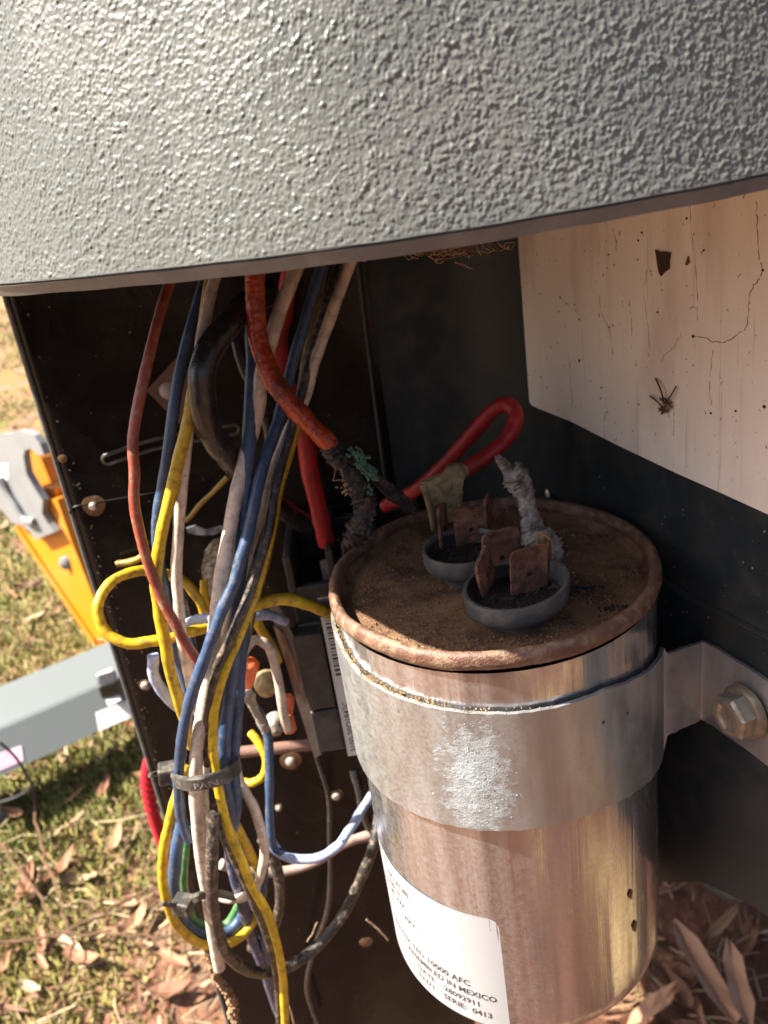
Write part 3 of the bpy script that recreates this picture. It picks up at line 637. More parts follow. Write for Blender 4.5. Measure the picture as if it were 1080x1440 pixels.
# cobweb scraps under the cover edge
mb = MB()
for px, py in ((600, 352), (615, 358), (632, 352), (648, 356), (662, 362), (640, 349), (622, 365), (590, 350), (655, 372), (505, 366)):
    q = [Y(px + random.uniform(-16, 16) * t, py + random.uniform(-4, 7) * t, -2.5 + random.uniform(-.4, .4)) for t in (0.2, .6, 1, 1.3)]
    mb.add(*sweep(catmull(q, 5), .009, 5, jit=.35))
for _ in range(34):
    px = random.uniform(560, 720); py = 349 - (px - 600) * .105 + random.uniform(0, 5); q = [Y(px + k * random.uniform(4, 12), py + random.uniform(0, 12) * (k > 0), -2.6 + random.uniform(-.3, .3)) for k in range(4)]
    mb.add(*sweep(catmull(q, 5), random.uniform(.003, .008), 5, jit=.35))
tag(build('cobweb', mb.V, mb.F, M_WEB), 'brown dusty cobweb strands hanging under the cover edge', 'cobweb')

# ================================================================== CAPACITOR
RB = 3.072; H_CAN = 9.6
cap = thing('capacitor', 'dented aluminium run capacitor can with a rusty dirt covered top', 'capacitor', (0, 0, -H_CAN))
V, F = lathe([(.01, -9.6), (2.4, -9.6), (2.75, -9.57), (2.95, -9.48), (3.05, -9.3), (RB, -9.0)] + [(RB, z) for z in np.linspace(-8.5, -.6, 12)] + [(RB - .01, -.42)], n=144)
V = np.array(V)
th = np.arctan2(V[:, 0], -V[:, 1]); rr = np.hypot(V[:, 0], V[:, 1])
dent = -.035 * np.exp(-((th - .35) / .22) ** 2 - ((V[:, 2] + 7.3) / 1.6) ** 2) + .012 * np.sin(5 * th + V[:, 2] * .5) * (V[:, 2] < -3.9)
V[:, 0] *= 1 + dent / 3 * (rr > 2.9); V[:, 1] *= 1 + dent / 3 * (rr > 2.9)
build('can_body', V, F, M_CAN, cap)
M_RIM = mat('rusty_rim', (0.135, 0.066, 0.042), 0.45, dirt=(0.27, 0.18, 0.11), amt=0.8, dscale=420, bump=0.8, bscale=2200, vary=.35, spec=.5, lo=.48, hi=.62)
rim = []
for t in np.linspace(0, 2 * math.pi, 20): rim.append((3.06 + .115 * math.cos(t), -.17 + .17 * math.sin(t)))
V, F = lathe(rim[:-1], n=160, close=True); V = np.array(V); th = np.arctan2(V[:, 0], -V[:, 1])
V += (rng.normal(0, .0045, V.shape)) + np.column_stack([np.sin(th) * .012 * np.sin(9 * th), -np.cos(th) * .012 * np.sin(9 * th), .012 * np.sin(7 * th + 1)])
build('rolled_rim', V, F, M_RIM, cap)
def dirt_top_material():
    m_ = bpy.data.materials.new('dirt_on_steel'); m_.use_nodes = True
    n = m_.node_tree.nodes; L = m_.node_tree.links; b = n['Principled BSDF']; b.inputs['Roughness'].default_value = .92; b.inputs['Specular IOR Level'].default_value = .2
    tc = n.new('ShaderNodeTexCoord')
    def noise(s, d=8, r=.6):
        t = n.new('ShaderNodeTexNoise'); t.inputs['Scale'].default_value = s; t.inputs['Detail'].default_value = d; t.inputs['Roughness'].default_value = r; L.new(tc.outputs['Object'], t.inputs[0]); return t.outputs[0]
    def ramp(src, a, b_, hi=1):
        r_ = n.new('ShaderNodeMapRange'); r_.inputs[1].default_value = a; r_.inputs[2].default_value = b_; r_.inputs[4].default_value = hi; L.new(src, r_.inputs[0]); return r_.outputs[0]
    def mix(f, a, b_):
        h = n.new('ShaderNodeMix'); h.data_type = 'RGBA'; L.new(f, h.inputs[0])
        if isinstance(a, tuple): h.inputs[6].default_value = (*a, 1)
        else: L.new(a, h.inputs[6])
        h.inputs[7].default_value = (*b_, 1); return h.outputs[2]
    c = mix(ramp(noise(90), .35, .65), (0.14, 0.076, 0.043), (0.255, 0.15, 0.082))
    c = mix(ramp(noise(160, 10, .7), .48, .62, .9), c, (0.075, 0.038, 0.027))
    c = mix(ramp(noise(1300, 4), .6, .72, .7), c, (0.36, 0.27, 0.17))
    c = mix(ramp(noise(1700, 3), .62, .7, .8), c, (0.05, 0.033, 0.022))
    L.new(c, b.inputs['Base Color'])
    bn = n.new('ShaderNodeBump'); bn.inputs['Strength'].default_value = 1; bn.inputs['Distance'].default_value = .0009
    L.new(noise(1500, 6), bn.inputs['Height']); L.new(bn.outputs[0], b.inputs['Normal'])
    return m_
V, F = lathe([(2.98, -.15), (2.95, -.30), (2.88, -.40), (2.7, -.40), (2.2, -.39), (1.6, -.37), (.9, -.36), (.01, -.36)], n=96)
V = np.array(V); V[:, 2] += .012 * np.sin(V[:, 0] * 3) * np.cos(V[:, 1] * 2.7); build('top_plate', V, F, dirt_top_material(), cap)
# loose grit on the top
mb = MB()
for _ in range(3200):
    a = random.uniform(0, 6.283); r_ = 2.78 * math.sqrt(random.random()); x, y = r_ * math.sin(a), -r_ * math.cos(a); s_ = random.choice((.008, .012, .018, .03)) * random.uniform(.7, 1.4)
    z = -.375; q = [(x + s_ * random.uniform(.5, 1) * math.cos(k * 2.1), y + s_ * random.uniform(.5, 1) * math.sin(k * 2.1), z) for k in range(3)] + [(x, y, z + s_ * 1.4)]
    mb.add(q, [(0, 1, 3), (1, 2, 3), (2, 0, 3)])
tag(build('grit', mb.V, mb.F, mat('loose_grit', (.22, .15, .09), .9, vary=.6, dscale=900), cap, smooth=False), kind='stuff')
mb = MB()
for (px, py, n_, sp) in ((800, 835, 120, .22), (825, 828, 60, .12), (700, 795, 90, .28), (770, 855, 60, .2), (860, 855, 30, .15)):
    c = Zp(px, py, -.37)
    for _ in range(n_):
        x, y = c[0] + random.gauss(0, sp), c[1] + random.gauss(0, sp * .6); s_ = random.uniform(.015, .045)
        q = [(x + s_ * math.cos(k * 2.1 + x * 40), y + s_ * math.sin(k * 2.1 + x * 40), -.385) for k in range(3)] + [(x, y, -.385 + s_ * 1.5)]
        mb.add(q, [(0, 1, 3), (1, 2, 3), (2, 0, 3)])
tag(build('soot_flakes', mb.V, mb.F, M_SOOT, cap, smooth=False), kind='stuff')
# terminal cups and tabs
def cup(c, r_, tabs, tilt=0.0):
    V, F = lathe([(.01, 0.06), (r_ * .80, .06), (r_ * .86, .14), (r_ * .90, .42), (r_ * .93, .455), (r_ * .985, .455), (r_ * 1.0, .43), (r_ * .99, .20), (r_ * .965, .10), (r_ * .90, .045), (r_ * .60, -.03), (r_ * .56, -.08), (r_ * .55, -.3)], c, 56)
    V = np.array(V); V[:, 2] += (V[:, 0] - c[0]) * tilt * (V[:, 2] > c[2] - .05) + rng.normal(0, .003, len(V))
    o = build('terminal_cup', V, F, M_CUP, cap)
    V, F = lathe([(.01, .13), (r_ * .4, .135), (r_ * .87, .14)], c, 40); V = np.array(V); V[:, 2] += rng.normal(0, .012, len(V)); build('soot_floor', V, F, M_SOOT, o)
    V, F = lathe([(r_ * .80, .17), (r_ * .865, .22), (r_ * .895, .38)], c, 40); build('soot_lining', V, F, M_SOOT, o)
    mbb = MB()
    for _ in range(160):
        a = random.uniform(0, 6.283); q_ = r_ * .85 * math.sqrt(random.random()); g = random.uniform(.012, .045); x, y = c[0] + q_ * math.sin(a), c[1] + q_ * math.cos(a)
        mbb.add([(x + g * math.cos(k * 2.1 + a), y + g * math.sin(k * 2.1 + a), c[2] + .13) for k in range(3)] + [(x, y, c[2] + .13 + g * random.uniform(.8, 2))], [(0, 1, 3), (1, 2, 3), (2, 0, 3)])
    tag(build('burnt_crumbs', mbb.V, mbb.F, M_SOOT, o, smooth=False), kind='stuff')
    for (px, py, rz, wd, h, lean, ry) in tabs:
        b0 = Zp(px, py + 3, c[2] + .12)
        bm = bmesh.new(); bmesh.ops.create_cube(bm, size=2)
        for v in bm.verts: v.co = Vector((v.co.x * wd / 2, v.co.y * .03, (v.co.z + 1) * h / 2))
        top = [e for e in bm.edges if abs(e.verts[0].co.x - e.verts[1].co.x) < 1e-6 and abs(e.verts[0].co.z - e.verts[1].co.z) < 1e-6 and e.verts[0].co.z > h * .9]
        bmesh.ops.bevel(bm, geom=top, offset=.12, segments=3, affect='EDGES', profile=.5)
        R = Matrix.Rotation(rz, 3, 'Z') @ Matrix.Rotation(lean, 3, 'X') @ Matrix.Rotation(ry, 3, 'Y'); bm.verts.index_update()
        V = [np.array(R @ v.co) + b0 for v in bm.verts]; F = [[v.index for v in f.verts] for f in bm.faces]; bm.free()
        build('terminal_tab', V, F, M_RUST, o, smooth=False)
        cdimple = np.array(R @ Vector((0, -.034, h * .42))) + b0
        t_ = np.array(R @ Vector((1, 0, 0))); u_ = np.array(R @ Vector((0, 0, 1)))
        V = [cdimple + .05 * (math.cos(k) * t_ + math.sin(k) * u_) for k in np.linspace(0, 6.283, 12, endpoint=False)]
        build('tab_hole', V, [tuple(range(12))], M_SOOT, o)
    return o
CZ = -.1
c1 = Zp(652, 766, CZ + .455); c1[2] = CZ
c2 = Zp(725, 818, CZ + .455); c2[2] = CZ
cup(c1, .82, [(625, 763, 1.2, .6, .86, 0, .12), (664, 762, .14, .66, .84, .05, 0), (690, 745, 1.15, .55, .84, 0, 0), (632, 738, .3, .55, .6, 0, 0)])
cup(c2, .93, [(688, 824, 1.05, .66, .84, 0, -.3), (706, 806, .25, .72, .98, .1, 0), (744, 828, .24, .70, .92, .12, 0), (772, 804, 1.2, .55, .6, 0, 0)], .10)
# paper label wrapped round the can
def wrap(s_, z, d=.008):
    t = s_ / RB; r_ = RB + d; return np.array([r_ * math.sin(t), -r_ * math.cos(t), z])
LS0, LS1, LZ0, LZ1 = -5.3, -.90, -9.22, -6.03
def lab_poly():
    P = []
    rc = .22
    for (cx, cz, a0) in ((LS1 - rc, LZ1 - rc, 0), (LS0 + rc, LZ1 - rc, 90), (LS0 + rc, LZ0 + rc, 180), (LS1 - rc, LZ0 + rc, 270)):
        for a in range(0, 91, 15): P.append((cx + rc * math.cos(math.radians(a0 + a)), cz + rc * math.sin(math.radians(a0 + a))))
    return P
ns_ = 90; V = []; F = []
for i, s_ in enumerate(np.linspace(LS0, LS1, ns_)):
    d = min(s_ - LS0, LS1 - s_); cut = 0 if d > .22 else .22 - math.sqrt(max(0, .22 ** 2 - (.22 - d) ** 2))
    for z in np.linspace(LZ0 + cut, LZ1 - cut, 12): V.append(wrap(s_, z, .012))
for i in range(ns_ - 1):
    for j in range(11): F.append((i * 12 + j, (i + 1) * 12 + j, (i + 1) * 12 + j + 1, i * 12 + j + 1))
lab = build('paper_label', V, F, M_PAPER, cap)
def label_line(s, size, s0_, z0_):
    V2, F2 = text_mesh(s, size, .022)
    if len(V2): build('label_text', [wrap(s0_ + v[0], z0_ + v[1], .016) for v in V2], F2, M_PRINT, lab, smooth=False)
for s, size, s0_, z0_ in (('10000 AFC', .235, -2.72, -8.16), ('PROTECTED', .215, -4.0, -8.16), ('ASSEMBLED IN MEXICO', .22, -3.42, -8.43), ('28092911', .215, -2.32, -8.70), ('DATE:', .21, -3.1, -8.70),
                          ('SERIE:  0413', .22, -2.36, -8.97), ('53371', .21, -3.12, -8.97), ('70°C', .22, -3.34, -7.42), ('NO PCBS', .21, -3.86, -6.55), ('60 HZ', .2, -4.3, -6.28), ('TYPE H', .2, -4.0, -6.83), ('50 UF', .21, -4.2, -7.1), ('VAC', .21, -3.6, -7.1)):
    label_line(s, size, s0_, z0_)
# torn flecks on the bare metal
for px, py, r_ in ((887, 1258, .07), (893, 1303, .085), (918, 1360, .05)):
    v = ray(px, py); a_ = v[0]**2 + v[1]**2; b_ = 2 * (CAM[0]*v[0] + CAM[1]*v[1]); c_ = CAM[0]**2 + CAM[1]**2 - (RB + .01)**2
    p = CAM + (-b_ - math.sqrt(max(0, b_*b_ - 4*a_*c_))) / (2*a_) * v; s_ = math.atan2(p[0], -p[1]) * RB
    Vq = [wrap(s_ + r_ * .8 * math.cos(t) * (1 + .3 * math.sin(3 * t)), p[2] + r_ * 1.9 * math.sin(t), .014) for t in np.linspace(0, 6.283, 14, endpoint=False)]
    build('rust_pit', Vq, [tuple(range(14))], M_RUST, cap)

# ================================================================== MOUNTING STRAP AND BOLT
RS = 3.135
def bandz(th):
    d = math.degrees(th)
    top = np.interp(d, [-120, -80, -60, 0, 25, 50, 75, 90], [-.62, -.68, -1.0, -1.15, -1.16, -1.48, -1.72, -1.75])
    bot = np.interp(d, [-120, -60, 0, 25, 50, 75, 90], [-3.75, -3.7, -3.64, -3.66, -3.95, -4.15, -4.2])
    return top, bot
path = []
for th in np.radians(np.linspace(-150, 66, 90)): path.append((RS * math.sin(th), -RS * math.cos(th), *bandz(th)))
te = math.radians(66); pe = np.array([RS * math.sin(te), -RS * math.cos(te)])
foot = np.array([wx(-1.15) - .18, -1.05])
for t in np.linspace(.12, 1, 10): p = pe + (foot - pe) * t; path.append((p[0], p[1], -1.80 - .0 * t, -3.72 + .1 * t))
tabdir = np.array([WN[1], -WN[0]])
fb = foot + np.array([.05, -.03])
for t in (.06, .14): p = fb + tabdir * t + WN[:2] * .03; path.append((p[0], p[1], -1.80, -3.62))
for t in np.linspace(.3, 2.6, 8): p = fb + tabdir * t + WN[:2] * .06; path.append((p[0], p[1], -1.80 + .02 * t, -3.62 + .05 * t))
path = np.array(path)
T = np.gradient(path[:, :2], axis=0); T /= np.linalg.norm(T, axis=1)[:, None]; NI = np.column_stack([T[:, 1], -T[:, 0]])
V = []; F = []; nk = 9
for i, p in enumerate(path):
    jt = .012 * math.sin(i * 2.3) + .008 * math.sin(i * 5.1)
    for side in (0, .07):
        for k in range(nk):
            z = p[3] + jt * (k == 0) + (p[2] - p[3]) * k / (nk - 1) + jt * .6 * (k == nk - 1)
            V.append((p[0] + NI[i, 0] * side, p[1] + NI[i, 1] * side, z))
K = 2 * nk
for i in range(len(path) - 1):
    for k in range(nk - 1):
        F.append((i * K + k, i * K + k + 1, (i + 1) * K + k + 1, (i + 1) * K + k)); F.append((i * K + nk + k, (i + 1) * K + nk + k, (i + 1) * K + nk + k + 1, i * K + nk + k + 1))
    F.append((i * K, (i + 1) * K, (i + 1) * K + nk, i * K + nk)); F.append((i * K + nk - 1, i * K + K - 1, (i + 1) * K + K - 1, (i + 1) * K + nk - 1))
strap = thing('mounting_strap', 'dull galvanised metal strap wrapped round the capacitor with bent tab', 'strap', (0, 0, -4))
build('band', V, F, M_BAND, strap)
# chalky corrosion patch on the band
def chalk_material():
    m_ = mat('chalky_corrosion', (.36, .39, .41), .95, bump=1, bscale=900, vary=.3, dscale=600); return m_
mb = MB()
for _ in range(130):
    px = random.gauss(672, 24); py = random.gauss(1090, 42); px += (py - 1090) * .18
    v = ray(px, py); a_ = v[0]**2 + v[1]**2; b_ = 2 * (CAM[0]*v[0] + CAM[1]*v[1]); c_ = CAM[0]**2 + CAM[1]**2 - (RS + .07)**2; D_ = b_*b_ - 4*a_*c_
    if D_ < 0: continue
    p = CAM + (-b_ - math.sqrt(D_)) / (2*a_) * v
    if not (-3.62 < p[2] < -1.3): continue
    s_ = math.atan2(p[0], -p[1]); g = random.uniform(.008, .024); rr_ = RS + .07
    ctr = (s_, p[2])
    q = [np.array([rr_ * math.sin(s_ + g / 3.2 * math.cos(t)), -rr_ * math.cos(s_ + g / 3.2 * math.cos(t)), p[2] + g * math.sin(t)]) for t in np.linspace(0, 6.28, 6, endpoint=False)]
    q.append(np.array([(rr_ + g * .35) * math.sin(s_), -(rr_ + g * .35) * math.cos(s_), p[2]]))
    mb.add(q, [(k, (k + 1) % 6, 6) for k in range(6)])
tag(build('chalky_crust', mb.V, mb.F, chalk_material(), strap), kind='stuff')
for px, py in ((883, 1003), (849, 1016)):
    pass
mb = MB()
for _ in range(900):
    th = random.gauss(-.95, .38); zt = bandz(th)[0]; rr_ = random.uniform(RB + .0, RS + .07); x, y = rr_ * math.sin(th), -rr_ * math.cos(th); g = random.uniform(.008, .02); z = zt - .01 + (RS + .07 - rr_) * .25
    mb.add([(x + g * math.cos(k * 2.1), y + g * math.sin(k * 2.1), z) for k in range(3)] + [(x, y, z + g * 1.3)], [(0, 1, 3), (1, 2, 3), (2, 0, 3)])
tag(build('sandy_dust', mb.V, mb.F, mat('sandy_dust', (.44, .31, .16), .95, vary=.4, dscale=900), strap, smooth=False), kind='stuff')
for px, py, r_ in ((883, 1003, .03), (849, 1016, .035), (560, 1000, .02), (700, 1075, .02), (905, 1010, .02)):
    p = None
    v = ray(px, py); a_ = v[0]**2 + v[1]**2; b_ = 2 * (CAM[0]*v[0] + CAM[1]*v[1]); c_ = CAM[0]**2 + CAM[1]**2 - (RS + .08)**2; D_ = b_*b_ - 4*a_*c_
    if D_ > 0:
        p = CAM + (-b_ - math.sqrt(D_)) / (2*a_) * v; t0_ = math.atan2(p[0], -p[1])
        Vq = [np.array([(RS + .078) * math.sin(t0_ + r_ / 3.2 * math.cos(t)), -(RS + .078) * math.cos(t0_ + r_ / 3.2 * math.cos(t)), p[2] + r_ * math.sin(t)]) for t in np.linspace(0, 6.283, 10, endpoint=False)]
        build('rust_pit', Vq, [tuple(range(10))], M_RUST, strap)
bc = on_wall(1047, 1000, .22)
bolt = thing('hex_bolt', 'rusty zinc hex bolt holding the strap tab to the wall', 'bolt', bc)
def facing_wall(V, c): return [np.array([v[1] * WN[0] + v[0] * WN[1], v[1] * WN[1] - v[0] * WN[0], v[2]]) + c for v in V]
def rev(prof, n, hexa=False):
    V = []; F = []; m_ = len(prof)
    for k in range(n):
        t = 2 * math.pi * (k + .35) / n
        for rr, dy in prof: V.append((rr * math.cos(t), dy, rr * math.sin(t)))
    for k in range(n):
        for j in range(m_ - 1): F.append((k * m_ + j, ((k + 1) % n) * m_ + j, ((k + 1) % n) * m_ + j + 1, k * m_ + j + 1))
    return V, F
V, F = rev([(.50, .04), (.50, -.04), (.45, -.10), (.01, -.10)], 32); build('washer_flange', facing_wall(V, bc), F, mat('rusty_zinc', (.30, .25, .19), .5, .6, dirt=(.17, .09, .035), amt=.9, dscale=220, bump=.4, bscale=900), bolt)
V, F = rev([(.42, -.08), (.42, -.34), (.38, -.40), (.28, -.40), (.22, -.36), (.01, -.36)], 6); build('hex_head', facing_wall(V, bc), F, mat('worn_zinc', (.42, .38, .31), .36, .8, dirt=(.2, .12, .05), amt=.8, dscale=260, bump=.3, bscale=900), bolt, smooth=False)

# ================================================================== CONTACTOR
CY = 3.3
con = thing('contactor', 'black plastic contactor with barcode strip behind the capacitor', 'contactor', (-2.5, CY, -7))
fx0 = Y(413, 895, CY)[0]; zb = Y(450, 1060, CY)[2]; zt_ = Y(413, 895, CY)[2]
build('housing', *box((-2.15, (CY + .35 + PY) / 2, (zb + zt_) / 2 + .1), 2.3, (PY - CY - .35) / 2, (zt_ - zb) / 2, bev=.06), M_GREYPLASTIC, con, smooth=False)
build('front_block', *box((fx0 + .33, CY + .3, zt_ - (zt_ - zb) * .31), .36, .32, (zt_ - zb) * .305, bev=.05), M_GREYPLASTIC, con, smooth=False)
build('front_block', *box((fx0 + .35, CY + .32, zb + (zt_ - zb) * .185), .36, .32, (zt_ - zb) * .18, bev=.05), M_GREYPLASTIC, con, smooth=False)
build('front_plate', *box((fx0 + 2.3, CY + .3, (zb + zt_) / 2), 1.5, .22, (zt_ - zb) / 2 + .1, bev=.04), M_GREYPLASTIC, con, smooth=False)
build('upper_deck', *box((-2.15, 5.4, zt_ + .25), 2.3, 1.5, .3, bev=.06), M_PLASTIC, con, smooth=False)
for x in (-4.4, -3.35, -2.2, -1.0):
    build('barrier', *box((x, 5.4, zt_ + 1.1), .1, 1.45, .75, bev=.05), M_PLASTIC, con, smooth=False)
build('rear_rib', *box((-2.15, 6.6, zt_ + 1.0), 2.25, .12, .6, bev=.04), M_PLASTIC, con, smooth=False)
build('front_rib', *box((-2.15, 4.1, zt_ + .62), 2.3, .12, .34, bev=.05), M_PLASTIC, con, smooth=False)
tc_ = Y(463, 795, 4.6)
build('terminal_lug', *box(tc_ + [0, 0, -.15], .22, .1, .3, rx=-.2, bev=.03), M_DUSTMETAL, con, smooth=False)
build('terminal_lug', *box(tc_ + [-.05, -.35, -.55], .35, .3, .06, rx=.2, bev=.03), M_STEEL, con, smooth=False)
P = [Y(451, 868, CY + .04), Y(474, 868, CY + .04) , Y(540, 1062, CY + .04), Y(497, 1062, CY + .04)]
P[1] = P[0] + [.62, 0, 0]; P[3][0] = P[0][0] + .0; P[2] = P[3] + [.62, 0, 0]
P[0][2] = P[1][2]; P[2][2] = P[3][2]
V, F = prism(P, (0, -.012, 0)); strip_o = build('barcode_strip', V, F, mat('grey_white_strip', (.62, .62, .60), .5), con, smooth=False)
z = P[0][2] - .05; k = 0
while z > P[0][2] - 1.75:
    hgt = random.choice((.025, .025, .05, .075)); x0 = P[0][0] + .09
    build('barcode_bar', [(x0, CY + .024, z), (x0 + .34, CY + .024, z), (x0 + .34, CY + .024, z - hgt), (x0, CY + .024, z - hgt)], [(0, 1, 2, 3)], M_PRINT, strip_o, smooth=False); z -= hgt + random.choice((.03, .045, .06))
V2, F2 = text_mesh('3100-20Q1842C', .24)
build('strip_text', [(P[0][0] + .27 - v[1] * 1.0 + .0, CY + .024, P[3][2] + .12 + v[0]) for v in V2], F2, M_PRINT, strip_o, smooth=False)
A = [Y(*q, CY + .1) for q in ((378, 852), (392, 852), (418, 905), (440, 985), (452, 1062), (441, 1062), (418, 990), (398, 920))]
V, F = prism(A, (-.04, .5, 0)); build('side_shield', V, F, M_CLEAR, con, smooth=False)
A = [Y(*q, CY + .0) for q in ((384, 880), (398, 890), (414, 930), (420, 960), (410, 960), (396, 915))]
V, F = prism(A, (0, .06, 0)); build('amber_window', V, F, mat('amber_plastic', (.20, .10, .06), .12, spec=.8, dirt=(.3, .2, .13), amt=.6, dscale=200), con, smooth=False)
# horizontal rusty rail below
V, F = sweep(catmull([Y(338, 1058, 4.5), Y(390, 1052, 4.6), Y(440, 1047, 4.8)], 6), .17, 10); tag(build('rusty_rail', V, F, mat('pinkish_rust_rail', (.22, .12, .09), .6, dirt=(.1, .06, .04), amt=.7, dscale=300, bump=.3)), 'short brownish pink horizontal rail under the orange wire nuts', 'rail')
for px, py, r_, mt, lab_ in ((376, 956, .36, M_BRASS, 'round tarnished brass knob behind the white arched wire'), (388, 1012, .30, M_DUSTMETAL, 'round grey knob beside the lower orange wire nut')):
    c = Y(px, py, 5.6); V, F = disc(c, r_, .5, 24); tag(build('round_knob', V, F, mt), lab_, 'knob')

# ================================================================== WIRES
def wire(name, label, pts, r_, mt, cat='wire', n=12, k=10, group=None, jit=0.0, up=False, parent=None, radii=None, flat=None):
    P = [Y(*q) for q in pts]
    if up:      # run on upwards behind the cover
        d = P[0] - P[1]; d /= np.linalg.norm(d); tz = (9.9 - P[0][2]) / max(.3, d[2]); P = [P[0] + d * tz] + P
    C = catmull(P, k)
    n_ = len(C); kk = np.exp(-(np.arange(-6, 7) / 3.0) ** 2 / 2); kk /= kk.sum(); nz_ = rng.normal(0, 1, (n_ + 12, 3))
    C = C + np.stack([np.convolve(nz_[:, a_], kk, 'valid') for a_ in range(3)], 1) * .035
    if radii is not None:
        t = np.linspace(0, 1, len(radii)); rad = np.interp(np.linspace(0, 1, len(C)), t, radii)
    else: rad = r_ * (1 + .03 * np.sin(np.arange(len(C)) * .37 + r_ * 100) + np.convolve(rng.normal(0, .045, len(C) + 2), [.25, .5, .25], 'valid'))
    V, F = sweep(C, rad, n, jit, flat)
    o = build(name, V, F, mt, parent)
    return o if parent is not None else tag(o, label, cat, group)
